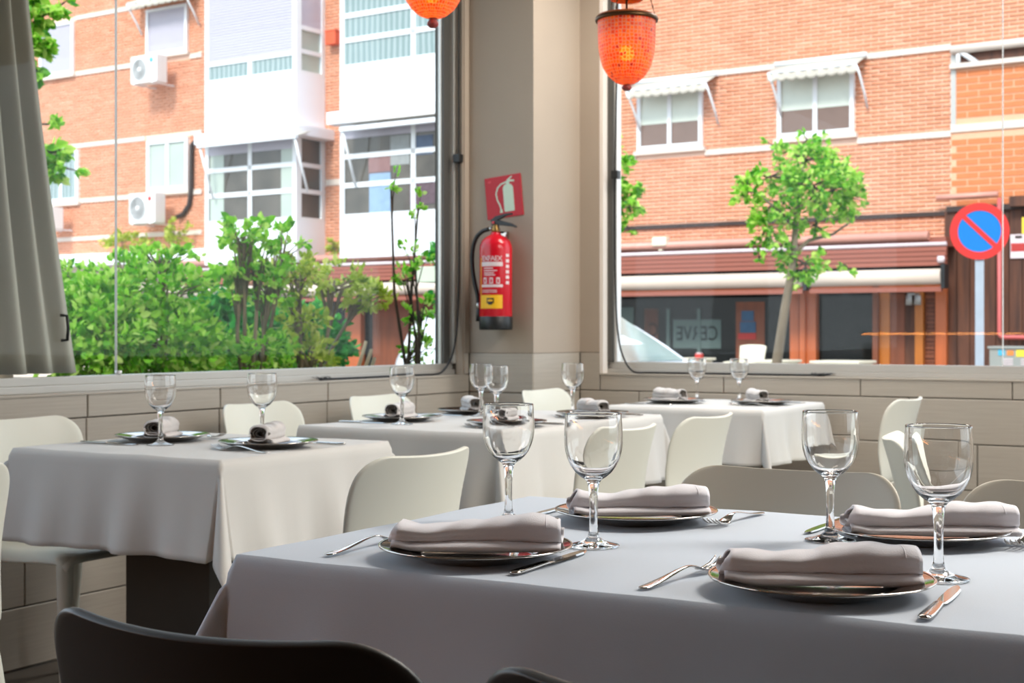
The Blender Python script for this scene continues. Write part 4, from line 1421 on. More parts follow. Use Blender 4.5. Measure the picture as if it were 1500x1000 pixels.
# ---- projecting bays
def bay(u_l, u_r, u_wall, levels, caps, side=True):
    """levels: (v_top, v_bottom, kind, cols, rows)  measured on the front face"""
    p = max(0.35, (fS(u_wall) - fS(u_r)) / 0.916) if side else 0.75
    s0 = fS(u_l, p)
    s1 = fS(u_r, p) if side else fS(720, p)
    um = (u_l + u_r) / 2
    y = -p
    def Z(v): return fZ(um, v, p)
    zb, zt = Z(levels[-1][1]), Z(levels[0][0])
    hole(s0, s1, zb, 99)
    for vt, vb, kind, cols, rows in levels:
        z1, z0 = Z(vt), Z(vb)
        if kind == 'panel':
            boxobj('bay_panel', (s0, y, L(z0)), (s1, 0.05, L(z1)), M['white'], bld)
            continue
        fr = 0.11
        w = MB()
        w.box((s0, y, L(z0)), (s0 + fr, y + 0.10, L(z1))).box((s1 - fr, y, L(z0)), (s1, y + 0.10, L(z1)))
        w.box((s0 + fr, y, L(z1 - fr)), (s1 - fr, y + 0.08, L(z1))).box((s0 + fr, y, L(z0)), (s1 - fr, y + 0.08, L(z0 + fr * 0.8)))
        cwid = (s1 - s0 - 2 * fr) / cols
        rh = (z1 - z0 - 1.8 * fr) / rows
        for c in range(1, cols):
            x = s0 + fr + c * cwid
            w.box((x - 0.055, y + 0.005, L(z0 + fr * 0.8)), (x + 0.055, y + 0.07, L(z0 + fr * 0.8 + rh if kind == 'shutter' else z1 - fr)))
        for r in range(1, 2 if kind == 'shutter' else rows):
            z = z0 + fr * 0.8 + r * rh
            w.box((s0 + fr, y + 0.005, L(z - 0.05)), (s1 - fr, y + 0.07, L(z + 0.05)))
        # side
        if side:
            w.box((s1 - 0.09, y + 0.10, L(z0)), (s1, y + 0.16, L(z1))).box((s1 - 0.09, -0.10, L(z0)), (s1, 0.05, L(z1)))
            w.box((s1 - 0.09, y + 0.16, L(z1 - fr)), (s1, -0.10, L(z1))).box((s1 - 0.09, y + 0.16, L(z0)), (s1, -0.10, L(z0 + fr * 0.8)))
            for r in range(1, 3 if kind == 'shutter' else rows):
                z = z0 + (fr * 0.8 + r * rh if kind != 'shutter' else r * (z1 - z0) * 0.165)
                w.box((s1 - 0.08, y + 0.16, L(z - 0.045)), (s1 - 0.01, -0.10, L(z + 0.045)))
        o = w.build('bay_window', M['upvc'], bld)
        boxobj('dark_room', (s0 + 0.02, y + 0.10, L(z0)), (s1 - 0.1, 0.04, L(z1)), M['brown_pane'] if kind != 'curtain' else M['pale_pane'], bld)
        for c in range(cols):
            a, b = s0 + fr + c * cwid, s0 + fr + (c + 1) * cwid
            for r in range(rows):
                za, zc = z0 + fr * 0.8 + r * rh, z0 + fr * 0.8 + (r + 1) * rh
                if kind == 'shutter' and r > 0:
                    continue
                pm = {'shutter': 'curtain_pane', 'curtain': 'curtain_pane', 'dark': 'dark_pane'}[kind]
                boxobj('pane', (a, y + 0.03, L(za)), (b, y + 0.045, L(zc)), M[pm], o)
                if kind == 'dark' and r < 3 and (c in (0, cols - 1)):
                    e0, e1 = (a, a + cwid * 0.36) if c == 0 else (b - cwid * 0.30, b)
                    if side:
                        boxobj('net_curtain', (e0 + 0.03, y + 0.024, L(za)), (e1, y + 0.0299, L(zc)), M['pale_pane'], o)
        if kind == 'dark':
            sh = MB()
            sh.box((s0 + fr, y + 0.012, L(z1 - fr - 0.22)), (s1 - fr, y + 0.024, L(z1 - fr)))
            sh.build('roller_shutter', M['shutter'], o)['kind'] = 'stuff'
        if kind == 'shutter':
            sh = MB()
            zz0 = z0 + fr * 0.8 + rh
            n = int((z1 - fr - zz0) / 0.06)
            for i in range(n):
                za = zz0 + (z1 - fr - zz0) * i / n
                sh.box((s0 + fr, y + 0.008, L(za)), (s1 - fr, y + 0.03, L(za + 0.05)))
            sh.box((s0 + fr, y + 0.03, L(zz0)), (s1 - fr, y + 0.04, L(z1)))
            sh.build('roller_shutter', M['shutter'], o)['kind'] = 'stuff'
            if side:
                boxobj('side_shutter', (s1 - 0.05, y + 0.16, L(z0 + (z1 - z0) * 0.34)), (s1 - 0.02, -0.10, L(z1)), M['shutter'], o)
        if side:
            for r in range(rows):
                za, zc = z0 + fr * 0.8 + r * rh, z0 + fr * 0.8 + (r + 1) * rh
                boxobj('side_pane', (s1 - 0.07, y + 0.16, L(za)), (s1 - 0.055, -0.10, L(zc)), M['dark_pane'] if kind == 'dark' else M['pale_pane'], o)
    for (ul, ur, vt, vb, pj) in caps:
        a, b = fS(ul, p + pj), (fS(ur, p + pj) if side else fS(740, p + pj))
        z1, z0 = fZ(um, vt, p + pj), fZ(um, vb, p + pj)
        boxobj('bay_ledge', (a, -p - pj, L(z0)), (b, 0.05, L(z1)), M['white'], bld, bevel=0.02)
    return p, s0, s1
pA, sA0, sA1 = bay(300, 434, 476, [(-90, 116, 'shutter', 2, 8), (116, 200, 'panel', 1, 1), (200, 327, 'dark', 2, 3), (327, 386, 'panel', 1, 1)],
                   [(284, 436, 188, 204, 0.25)])
pB, sB0_, sB1_ = bay(498, 660, 700, [(-70, 92, 'curtain', 2, 4), (92, 172, 'panel', 1, 1), (172, 316, 'dark', 2, 3), (316, 375, 'panel', 1, 1)],
                     [(478, 660, 153, 172, 0.25)], side=False)
# sun blinds on the bays
for (u0, u1, v, p, nm) in ((288, 432, 203, pA + 0.5, 'a'), (497, 700, 178, pB + 0.45, 'b')):
    a, b = fS(u0, p), fS(u1, p)
    z = fZ((u0 + min(u1, 650)) / 2, v, p)
    ab = MB().box((a, -p, L(z - 0.09)), (b, -p + 0.09, L(z))).build('sun_blind', M['upvc'], bld, bevel=0.01)
    MB().grid(lambda i, j: (a + (b - a) * i, -p + 0.05 + 0.45 * j, L(z - 0.03 + 0.14 * j)), 2, 2).build('blind_cloth', M['awn_cloth'], ab, solid=0.01)
    for q in (a + 0.05, b - 0.05):
        MB().tube([(q, -p + 0.05, L(z - 0.08)), (q + 0.03, -p + 0.18, L(z - 0.55)), (q + 0.02, -p + 0.42, L(z - 1.15))], 0.025, 8).build('blind_arm', M['upvc'], ab)
# laundry and things behind the second bay's panes
for (u0, u1, v0, v1, m) in ((541, 572, 248, 310, mat('blue_cloth', (140, 164, 188), 0.8, var=0.1)), (606, 634, 200, 228, mat('slate_cloth', (92, 104, 124), 0.8, var=0.1)),
                            (540, 572, 220, 250, mat('dusty_pink_cloth', (140, 108, 106), 0.8, var=0.1)), (600, 640, 262, 300, mat('plum_cloth', (96, 78, 84), 0.8, var=0.3)),
                            (572, 600, 196, 240, mat('grey_cloth', (150, 152, 150), 0.8, var=0.1))):
    p = pB - 0.024
    boxobj('hanging_laundry', (fS(u0, p), -p - 0.004, L(fZ(600, v1, p))), (fS(u1, p), -p + 0.004, L(fZ(600, v0, p))), m, bld)

# ---- the infilled terrace with bigger bricks, built brick by brick
zr_top, zr_bot = fZ(1440, 96), fZ(1440, 304)
hole(sR0, sR1, fZ(1440, 296), fZ(1440, 72))
boxobj('infill_wall', (sR0, 0.0025, L(fZ(1440, 300))), (sR1, 0.0065, L(zr_top + 0.06)), M['mortar_b'], bld)
bw, bh = 0.36, 0.108
ref = None
k = 0
z = fZ(1440, 300)
row = 0
zbandR = fZ(1440, 189)
while z < zr_top - 0.05:
    s = sR0 + 0.09 - (bw * 0.5 if row % 2 else 0)
    while s < fS(1500) + 0.5:
        a, b = max(s, sR0 + (0.09 if z > zbandR - 0.05 else 0.012)), s + bw
        if b - a > 0.06 and not (z + bh > zbandR - 0.02 and z < zbandR + 0.10):
            y = -0.006 + random.uniform(-0.002, 0.002)
            boxobj('brick', (a, y, L(z)), (b - 0.022, 0.0024, L(z + bh - 0.022)), M['brick_b'], bld)
            k += 1
        s += bw
    z += bh
    row += 1
boxobj('terrace_post', (sR0, -0.01, L(fZ(1395, 188))), (sR0 + 0.08, 0.05, L(fZ(1395, 76))), M['alu'], bld)
boxobj('terrace_gap', (sR0, -0.004, L(zr_top)), (sR1, 0.0024, L(fZ(1440, 70))), M['wood_dark'], bld)  # flat dark sheet standing in for the shade inside the open gap
tr_ = MB()
tr_.tube([(sR0 + 0.02, -0.06, L(fZ(1395, 73.5, 0.06))), (sR1, -0.06, L(fZ(1395, 73.5, 0.06)))], 0.07, 10)
tr_.build('terrace_rail', M['band'], bld)
tr_ = MB().box((sR0, -0.09, L(fZ(1395, 101, 0.05))), (sR1, 0.05, L(fZ(1395, 94, 0.05))))
tr_.build('terrace_ledge', M['band'], bld)
q = fS(1405)
MB().tube([(q, -0.05, L(zr_top + 0.02)), (q, -0.05, L(zr_top + 0.26))], 0.035, 8).build('terrace_strut', M['upvc'], bld)
MB().tube([(q + 0.02, -0.05, L(zr_top + 0.26)), (q + 0.30, -0.05, L(zr_top + 0.04))], 0.04, 8).build('terrace_strut', M['upvc'], bld)

# ---- concrete bands
def band(u0, u1, v, um, t=0.12, breaks=()):
    z = fZ(um, v)
    a, b = fS(u0), fS(u1)
    cuts = [(fS(x0), fS(x1)) for x0, x1 in breaks]
    segs = [(a, b)]
    for c0, c1 in sorted(cuts):
        new = []
        for (x0, x1) in segs:
            if c1 <= x0 or c0 >= x1:
                new.append((x0, x1))
            else:
                if c0 > x0: new.append((x0, c0))
                if c1 < x1: new.append((c1, x1))
        segs = new
    for (x0, x1) in segs:
        boxobj('string_course', (x0, -0.025, L(z - t / 2)), (x1, 0.04, L(z + t / 2)), M['band'], bld)
    holes.append((a, b, z - t / 2, z + t / 2))
    return z
band(908, 1393, 106, 1060, 0.10, [(935, 1030), (1140, 1252)])
band(908, 1393, 220, 1080, 0.10, [(932, 1033), (1137, 1256)])
boxobj('string_course', (sR0, -0.025, L(zbandR - 0.02)), (sR1, 0.03, L(zbandR + 0.10)), M['band'], bld)
band(-60, 296, 104, 140, 0.11, [(57, 112), (213, 279)])
band(-60, 296, 208, 165, 0.11, [(213, 280)])
band(-60, 296, 291, 160, 0.11, [(62, 119), (213, 280)])
band(-60, 296, 27, 110, 0.11, [(57, 112), (213, 279)])
band(-60, 296, 350, 110, 0.10, [])
band(478, 500, 267, 488, 0.13)
# dark drip line above the bar
zd = fZ(1100, 326)
boxobj('drip_edge', (fS(905), -0.05, L(zd - 0.035)), (sR0, 0.03, L(zd + 0.035)), M['hose'], bld)
holes.append((fS(905), sR0, zd - 0.035, zd + 0.035))

# ---- brickwork: real bricks over a mortar face
boxobj('wall_core', (sB0, 0.007, L(-0.05)), (sR1 + 4, 0.6, L(ZTOP)), M['mortar'], bld)
BW, BH, JT = 0.262, 0.066, 0.012
z_low = fZ(1200, 368)
near = []
allb = []
r = 0
z = z_low
smax = sR1 + 3
while z < ZTOP - 0.1:
    s = sB0 + (BW / 2 if r % 2 else 0)
    while s < smax:
        q = [s, s + BW - JT, z, z + BH - JT]
        ok = True
        for h in holes:
            if q[1] > h[0] and q[0] < h[1] and q[3] > h[2] and q[2] < h[3]:
                cuts = [(h[0] - q[0], (q[0], h[0], q[2], q[3])), (q[1] - h[1], (h[1], q[1], q[2], q[3])),
                        ((h[2] - q[2]) * 4, (q[0], q[1], q[2], h[2])), ((q[3] - h[3]) * 4, (q[0], q[1], h[3], q[3]))]
                best = max(cuts, key=lambda t_: t_[0])
                if best[0] < 0.03:
                    ok = False
                    break
                q = list(best[1])
        if ok:
            allb.append(tuple(q))
        s += BW
    z += BH
    r += 1
# the ones that show largest stand as bricks of their own, the rest is one part
allb.sort(key=lambda t: (abs(t[0] - (sR0 - 0.9)) + abs(t[2] - fZ(1340, 250)) * 0.9))
nsing = max(0, 296 - k)
single, rest = allb[:nsing], allb[nsing:]
def brick_arrays(lst):
    A = np.array(lst)
    n = len(A)
    yj = 0.0 + rng.uniform(-0.003, 0.003, n)
    V = np.zeros((n, 8, 3))
    for i, (sa, zz, front) in enumerate(((0, 2, 1), (1, 2, 1), (1, 3, 1), (0, 3, 1), (0, 2, 0), (1, 2, 0), (1, 3, 0), (0, 3, 0))):
        V[:, i, 0] = A[:, sa]
        V[:, i, 2] = A[:, zz] + BZ
        V[:, i, 1] = yj if front else 0.012
    Fq = np.array([(0, 1, 2, 3), (1, 5, 6, 2), (4, 0, 3, 7), (3, 2, 6, 7), (4, 5, 1, 0)])
    Fa = (Fq[None] + (np.arange(n) * 8)[:, None, None]).reshape(-1, 4)
    return V.reshape(-1, 3), Fa, n
def np_mesh(name, V, Fa, m, tint=None, per=1):
    me = bpy.data.meshes.new(name)
    nf, w = Fa.shape
    me.vertices.add(len(V)); me.vertices.foreach_set('co', V.astype(np.float32).ravel())
    me.loops.add(nf * w); me.loops.foreach_set('vertex_index', Fa.astype(np.int32).ravel())
    me.polygons.add(nf)
    me.polygons.foreach_set('loop_start', np.arange(nf, dtype=np.int32) * w)
    me.update(calc_edges=True)
    me.validate()
    me.materials.append(m)
    if tint is not None:
        at = me.attributes.new('tint', 'FLOAT', 'POINT')
        at.data.foreach_set('value', np.repeat(tint, per).astype(np.float32))
    return me
V, Fa, n = brick_arrays(rest)
bo = link('brickwork', np_mesh('brickwork', V, Fa, M['brick'], rng.random(n), 8), bld)
bo['kind'] = 'stuff'
for (a, b, c, d) in single:
    V, Fa, n = brick_arrays([(a, b, c, d)])
    link('brick', np_mesh('brick', V, Fa, M['brick'], rng.random(1), 8), bld)

# ---- lower edge of the upper floors, white
boxobj('white_ledge', (fS(60, 0.5), -0.5, L(fZ(200, 386, 0.5))), (fS(350, 0.5), 0.02, L(fZ(200, 368, 0.5))), M['white'], bld, bevel=0.02)
boxobj('ground_panel', (sB0, -0.02, L(-0.05)), (fS(300), 0.006, L(fZ(200, 384))), mat('pale_render', (226, 206, 188), 0.8, var=0.05), bld)

# ---- things fixed to the facade
def on_facade(name, u, v, off, label, cat, group=None):
    s, z = fp(u, v, off)
    t = empty(name, fworld(s, 0, z), FA)
    tag(t, label, cat, group)
    return t
def ac_unit(u0, u1, vt, vb, off, label, mark):
    um, vm = (u0 + u1) / 2, (vt + vb) / 2
    t = on_facade('air_conditioner', um, vm, off, label, 'air conditioner', 'air conditioners on the brick wall')
    w = abs(fS(u1, off) - fS(u0, off)); w = min(w, 0.86)
    h = fZ(um, vt, off) - fZ(um, vb, off)
    d0, d1 = -off - 0.30, -off + 0.02
    boxobj('casing', (-w / 2, d0, -h / 2), (w / 2, d1, h / 2), M['ac'], t, bevel=0.02)
    c = -w * 0.16
    fan = MB()
    rr = h * 0.40
    mtx = Matrix.Translation((c, d0 - 0.004, 0)) @ Matrix.Rotation(R(90), 4, 'X')
    ring = MB().lathe([(rr, 0.0), (rr, 0.014), (rr * 0.93, 0.014), (rr * 0.93, 0.0)], 32)
    ring.v = [tuple(mtx @ Vector(p)) for p in ring.v]
    ring.build('fan_ring', M['ac'], t)
    disc = MB().lathe([(0, 0.002), (rr * 0.93, 0.002)], 32)
    disc.v = [tuple(mtx @ Vector(p)) for p in disc.v]
    disc.build('fan_opening', M['ac_grey'], t)
    g = MB()
    for q in range(6):
        r0 = rr * (0.2 + 0.13 * q)
        pts = [tuple(mtx @ Vector((r0 * math.cos(a), r0 * math.sin(a), 0.010))) for a in [2 * math.pi * i / 24 for i in range(25)]]
        g.tube(pts, 0.005, 5, caps=False)
    g.build('fan_grille', M['ac'], t)
    hub = MB().lathe([(0, 0.018), (rr * 0.2, 0.014), (rr * 0.22, 0.004)], 20)
    hub.v = [tuple(mtx @ Vector(p)) for p in hub.v]
    hub.build('fan_hub', M['ac'], t)
    mk = MB().lathe([(0, 0.006), (0.055, 0.006), (0.055, 0.0)], 20)
    mt2 = Matrix.Translation((w * 0.30, d0 + 0.001, h * 0.30)) @ Matrix.Rotation(R(90), 4, 'X')
    mk.v = [tuple(mt2 @ Vector(p)) for p in mk.v]
    mk.build('maker_mark', mark, t)
    for q in (-w * 0.35, w * 0.35):
        MB().box((q - 0.02, d0 - 0.03, -h / 2 - 0.03), (q + 0.02, -0.01, -h / 2)).build('bracket', M['upvc'], t)
    return t
ac_unit(203, 247, 84, 124, 0.35, 'white air conditioner below the shuttered window with the scalloped awning', M['cyan_print'])
ac_unit(199, 246, 284, 328, 0.35, 'white air conditioner with round red mark beside the black pipe', M['roadred'])
ac_unit(70, 92, 305, 336, 0.35, 'small air conditioner half hidden by the curtain edge', M['ac'])

t = on_facade('drain_pipe', 272, 300, 0.05, 'dark bent pipe running down the bricks to an air conditioner', 'pipe')
b0 = Vector(fp(272, 300, 0.05))
def fl2(u, v, off): 
    s, z = fp(u, v, off)
    return (s - b0.x, -off, z - b0.y)
MB().tube([fl2(290, 203, .05), (fl2(281, 212, .05)), fl2(280, 280, .05), fl2(277, 300, .05), fl2(268, 314, .05), fl2(258, 318, .1)], 0.055, 10).build('pipe_run', M['hose'], t)
t = on_facade('alarm_box', 487, 55, 0.12, 'small orange box mounted between the two white bays', 'box')
boxobj('housing', (-0.14, -0.2, -0.15), (0.14, -0.0, 0.12), M['orange_box'], t, bevel=0.02)
MB().box((-0.15, -0.21, 0.12), (0.15, 0, 0.15)).build('lid', M['orange_box'], t, bevel=0.01)

# ---- the bar on the ground floor
bar = empty('shopfront', (FO.x, FO.y, GZ), FA)
tag(bar, 'ground floor bar front of varnished wood and dark glass below the brown awning', 'bar front')
ztopb = fZ(1200, 372)
def bx(u0, u1, vt, vb, y0, y1, m, name, um=None, bevel=0.0, ground=False):
    um = um or (u0 + u1) / 2
    z0 = 0.0 - BZ if ground else fZ(um, vb, -y0)
    return boxobj(name, (fS(u0, -y0), y0, L(z0)), (fS(u1, -y0), y1, L(fZ(um, vt, -y0))), M[m], bar, bevel)
boxobj('backing', (fS(420), -0.06, L(-0.05)), (fS(1386), 0.006, L(ztopb)), M['bar_glass'], bar)
bx(880, 1157, 424, 432, -0.16, -0.06, 'post', 'head_rail')
bx(1196, 1388, 418, 426, -0.16, -0.06, 'post', 'head_rail')
def post(u0, u1, m='post', yy=-0.2, top=416): bx(u0, u1, top, 540, yy, -0.06, m, 'post', ground=True)
post(1157, 1170); post(1171, 1179, yy=-0.26); post(1180, 1195)
post(1278, 1286, 'wood_mid'); post(1340, 1352, 'post_b'); post(1370, 1386)
bx(1286, 1303, 424, 540, -0.12, -0.06, 'post_b', 'door_panel', ground=True)
bx(1303, 1325, 424, 540, -0.10, -0.06, 'wood_mid', 'door_panel', ground=True)
bx(1325, 1340, 424, 540, -0.09, -0.06, 'wood_dark', 'door_panel', ground=True)
for i in range(18):
    v0 = 426 + i * 6.2
    bx(1353, 1369, v0, v0 + 5.4, -0.10 - (0.02 if i % 2 else 0), -0.06, 'wood_mid', 'slat')
s, z = fp(1338, 432, 0.2)
lamp = MB()
for q in (-0.07, 0.07):
    lamp.lathe([(0.0, 0.0), (0.05, -0.01), (0.06, -0.16), (0.0, -0.16)], 16, (s + q, -0.2, L(z)))
lamp.box((s - 0.1, -0.2, L(z)), (s + 0.1, -0.08, L(z + 0.03)))
lamp.build('wall_lamp', M['alu'], bar)
# posters, and a reflected sign painted onto the bar glass as sheets
bx(1086, 1104, 455, 470, -0.075, -0.061, 'blue_print', 'poster'); bx(1084, 1107, 471, 487, -0.075, -0.061, 'blue_print', 'poster')
bx(1078, 1120, 442, 540, -0.064, -0.0605, 'wood_mid', 'inner_door', ground=True)
bx(1081, 1107, 488, 497, -0.075, -0.061, 'red_print', 'poster')
bx(976, 981, 452, 540, -0.075, -0.061, 'mullion_reflection', 'mullion', ground=True)
bx(1021, 1026, 452, 540, -0.075, -0.061, 'mullion_reflection', 'mullion', ground=True)
bx(986, 1056, 468, 510, -0.066, -0.0605, 'mullion_reflection', 'reflection_sheet')  # flat sheet painted as the paler reflection around the mirrored letters
bx(908, 928, 450, 520, -0.066, -0.0605, 'mullion_reflection', 'reflection_sheet')
bx(944, 964, 452, 520, -0.064, -0.0605, 'wood_dark', 'reflection_sheet')
def mirrored(body, u, v, size):
    s, z = fp(u, v, 0.07)
    o = text_mesh('reflected_lettering', body, size, M['bar_glass'], bar, (s, -0.0685, L(z)), (R(90), 0, 0), sx=-0.78)
mirrored('CERVE', 1021, 489, 0.36)  # letters modelled in place of a sign's reflection in the glass
mirrored('C', 957, 484, 0.36)
# left end of the bar behind the hedge
post(506, 528, top=410); bx(546, 650, 425, 540, -0.12, -0.06, 'wood_mid', 'door_panel', ground=True); post(300, 316, top=410)
# dark plank wall with the notices
zt = fZ(1440, 307)
s0, s1 = fS(1386), fS(1560)
n = 9
for i in range(n):
    a, b = s0 + (s1 - s0) * i / n, s0 + (s1 - s0) * (i + 1) / n
    boxobj('plank', (a + 0.006, -0.10 - random.uniform(0, 0.012), 0.0), (b - 0.006, -0.05, L(zt)), M['wood_dark'], bar)
boxobj('plank_backing', (s0, -0.06, 0), (s1, 0.0, L(zt)), M['hose'], bar)
bx(1386, 1560, 300, 308, -0.16, -0.0, 'hose', 'cornice', um=1440)
MB().tube([(fS(1372, .2), -0.2, L(fZ(1380, 289.5, .2))), (fS(1462, .2), -0.2, L(fZ(1462, 284, .2)))], 0.045, 8).build('gas_pipe', M['awn_pink'], bar)
MB().tube([(fS(1464, .2), -0.2, L(fZ(1464, 290, .2))), (fS(1464, .2), -0.2, L(fZ(1464, 490, .2))), (fS(1467, .2), -0.2, L(fZ(1464, 494, .2))), (fS(1530, .2), -0.2, L(fZ(1464, 494, .2)))], 0.035, 8).build('gas_pipe', M['red_pipe'], bar)
bx(1478, 1530, 286, 301, -0.3, -0.1, 'wood_dark', 'ledge')
nt = bx(1480, 1512, 343, 378, -0.135, -0.12, 'label_white', 'notice', um=1490)
bx(1481, 1511, 356, 368, -0.140, -0.1355, 'red_print', 'notice_band', um=1490)
bx(1487, 1497, 345, 349, -0.140, -0.1355, 'hose', 'notice_hole', um=1490)
bx(1497, 1512, 318, 342, -0.14, -0.12, 'yellow_print', 'notice', um=1500)

# brown awning over the bar
aw = empty('bar_awning', (FO.x, FO.y, GZ), FA)
tag(aw, 'long brown awning with rolled cream cloth above the bar front', 'awning')
OFF = 0.9
def awp(u, v, off=OFF): return fp(u, v, off)
sa, sb, sm = fS(250, OFF), fS(1386, OFF), fS(1180, OFF)
uR = 1290
ztube, zs, zp0, zp1, zr, zv = (fZ(uR, v, OFF) for v in (346, 360, 364, 392, 407, 424))
MB().tube([(sa, -OFF + 0.25, L(ztube)), (sb - 0.35, -OFF + 0.25, L(ztube))], 0.075, 12).build('top_tube', M['awn_pink'], aw)
MB().box((sa, -OFF + 0.3, L(ztube - 0.16)), (sb - 0.1, -0.02, L(ztube - 0.02))).build('cassette', M['awn_brown'], aw)
MB().tube([(sa, -OFF + 0.02, L(zs)), (sb, -OFF + 0.02, L(zs))], 0.032, 8).build('white_tube', M['label_white'], aw)
hp = MB()
for i in range(4):
    f0, f1 = i / 4, (i + 1) / 4
    za, zb_ = zp0 + (zp1 - zp0) * f0, zp0 + (zp1 - zp0) * f1
    hp.box((sa, -OFF - 0.02 * i, L(zb_ + 0.012)), (sb, -OFF + 0.06, L(za)))
hp.build('hood', M['awn_brown'], aw)
for (a, b) in ((sa, sm - 0.02), (sm + 0.1, sb - 0.05)):
    MB().tube([(a, -OFF - 0.06, L(zr)), (b, -OFF - 0.06, L(zr))], (zp1 - zv) * 0.36, 20).build('cloth_roll', M['awn_roll'], aw)
    MB().box((a, -OFF - 0.08, L(zv - 0.045)), (b, -OFF, L(zv + 0.03))).build('front_rail', M['awn_brown'], aw)
for q in (sa + 1.5, sm + 0.03, sb - 0.02):
    MB().box((q - 0.03, -OFF - 0.12, L(zv)), (q + 0.03, -OFF + 0.10, L(zp1 + 0.03))).build('end_bracket', M['black'], aw)
MB().lathe([(0, -0.05), (0.05, -0.05), (0.06, 0), (0.05, 0.05), (0, 0.05)], 14, (sb - 0.05, -OFF - 0.1, L(zp1 + 0.1))).build('lamp', M['label_white'], aw)
t = empty('flood_light', fworld(fS(959, OFF), OFF - 0.25, fZ(959, 362, OFF)), FA)
boxobj('housing', (-0.14, -0.1, 0.03), (0.14, 0.06, 0.19), M['cream_out'], t, bevel=0.03)
boxobj('foot', (-0.04, -0.04, -0.05), (0.04, 0.04, 0.03), M['cream_out'], t)
tag(t, 'small cream flood light standing on the brown awning', 'flood light')

# planter hung at the awning with trailing plant
def leaves(name, pts, nrm, size, m, parent, jitter=0.35, kind='stuff', cup=0.18):
    """pts: n x 3 leaf bases, nrm: n x 3 growing directions. Each leaf is a folded pointed blade of two faces."""
    n = len(pts)
    d = nrm + rng.normal(0, jitter, (n, 3))
    d /= np.linalg.norm(d, axis=1)[:, None] + 1e-9
    r_ = rng.normal(0, 1, (n, 3))
    r_ += np.array([0, 0, 0.0])
    side = np.cross(d, r_)
    side /= np.linalg.norm(side, axis=1)[:, None] + 1e-9
    up = np.cross(side, d)
    L_ = size * rng.uniform(0.65, 1.25, n)[:, None]
    W_ = L_ * rng.uniform(0.24, 0.34, n)[:, None]
    V = np.zeros((n, 6, 3))
    V[:, 0] = pts
    V[:, 1] = pts + d * L_ * 0.32 + side * W_ + up * W_ * cup * 2
    V[:, 2] = pts + d * L_ * 0.70 + side * W_ * 0.8 + up * W_ * cup * 1.4
    V[:, 3] = pts + d * L_ - up * L_ * 0.08
    V[:, 4] = pts + d * L_ * 0.70 - side * W_ * 0.8 + up * W_ * cup * 1.4
    V[:, 5] = pts + d * L_ * 0.32 - side * W_ + up * W_ * cup * 2
    Fq = np.array([(0, 3, 2, 1), (0, 5, 4, 3)])
    Fa = (Fq[None] + (np.arange(n) * 6)[:, None, None]).reshape(-1, 4)
    o = link(name, np_mesh(name, V.reshape(-1, 3), Fa, m, rng.random(n), 6), parent)
    o['kind'] = kind
    return o
def blob(c, r, n, shell=0.55):
    """n points and outward directions in an ellipsoid, in small tufts"""
    nt = max(3, n // 9)
    g = rng.normal(0, 1, (nt, 3))
    g /= np.linalg.norm(g, axis=1)[:, None]
    rad = rng.uniform(shell, 1.0, nt)[:, None] ** 0.6
    tc = g * rad
    idx = rng.integers(0, nt, n)
    q = tc[idx] + rng.normal(0, 0.10, (n, 3))
    d = g[idx] * 0.8 + rng.normal(0, 0.5, (n, 3)) + np.array([0, 0, 0.15])
    return q * np.array(r) + np.array(c), d, tc * np.array(r) + np.array(c)

def plant(name, base, blobs, leaf_size, m, stem_m, label, cat, group=None, stem_r=0.012, stems=True, shell=0.45, trunk=None):
    """base: world point at the foot; blobs: (centre (world), radii, count)."""
    t = empty(name, base)
    b = np.array(base)
    P, D = [], []
    st = MB()
    for c, r, n in blobs:
        q, d, tufts = blob(np.array(c) - b, r, n, shell)
        P.append(q); D.append(d)
        if stems:
            start = Vector((random.uniform(-0.05, 0.05), random.uniform(-0.05, 0.05), 0.0))
            cc = Vector(np.array(c) - b)
            if trunk is not None:
                start = Vector(trunk) - Vector(base)
            mid = start.lerp(cc, 0.5) + Vector((random.uniform(-.04, .04), random.uniform(-.04, .04), 0.05))
            st.tube([start, mid, cc], [stem_r, stem_r * 0.8, stem_r * 0.5], 6)
            for k in range(0, len(tufts), max(1, len(tufts) // 14)):
                e = Vector(tufts[k])
                st.tube([mid.lerp(cc, random.random()), (mid.lerp(cc, 0.7) + e) / 2 + Vector((0, 0, 0.02)), e], [stem_r * 0.4, stem_r * 0.3, stem_r * 0.15], 4)
    leaves('foliage', np.concatenate(P), np.concatenate(D), leaf_size, m, t)
    if stems:
        s_ = st.build('branches', stem_m, t, fix=False)
    tag(t, label, cat, group)
    return t

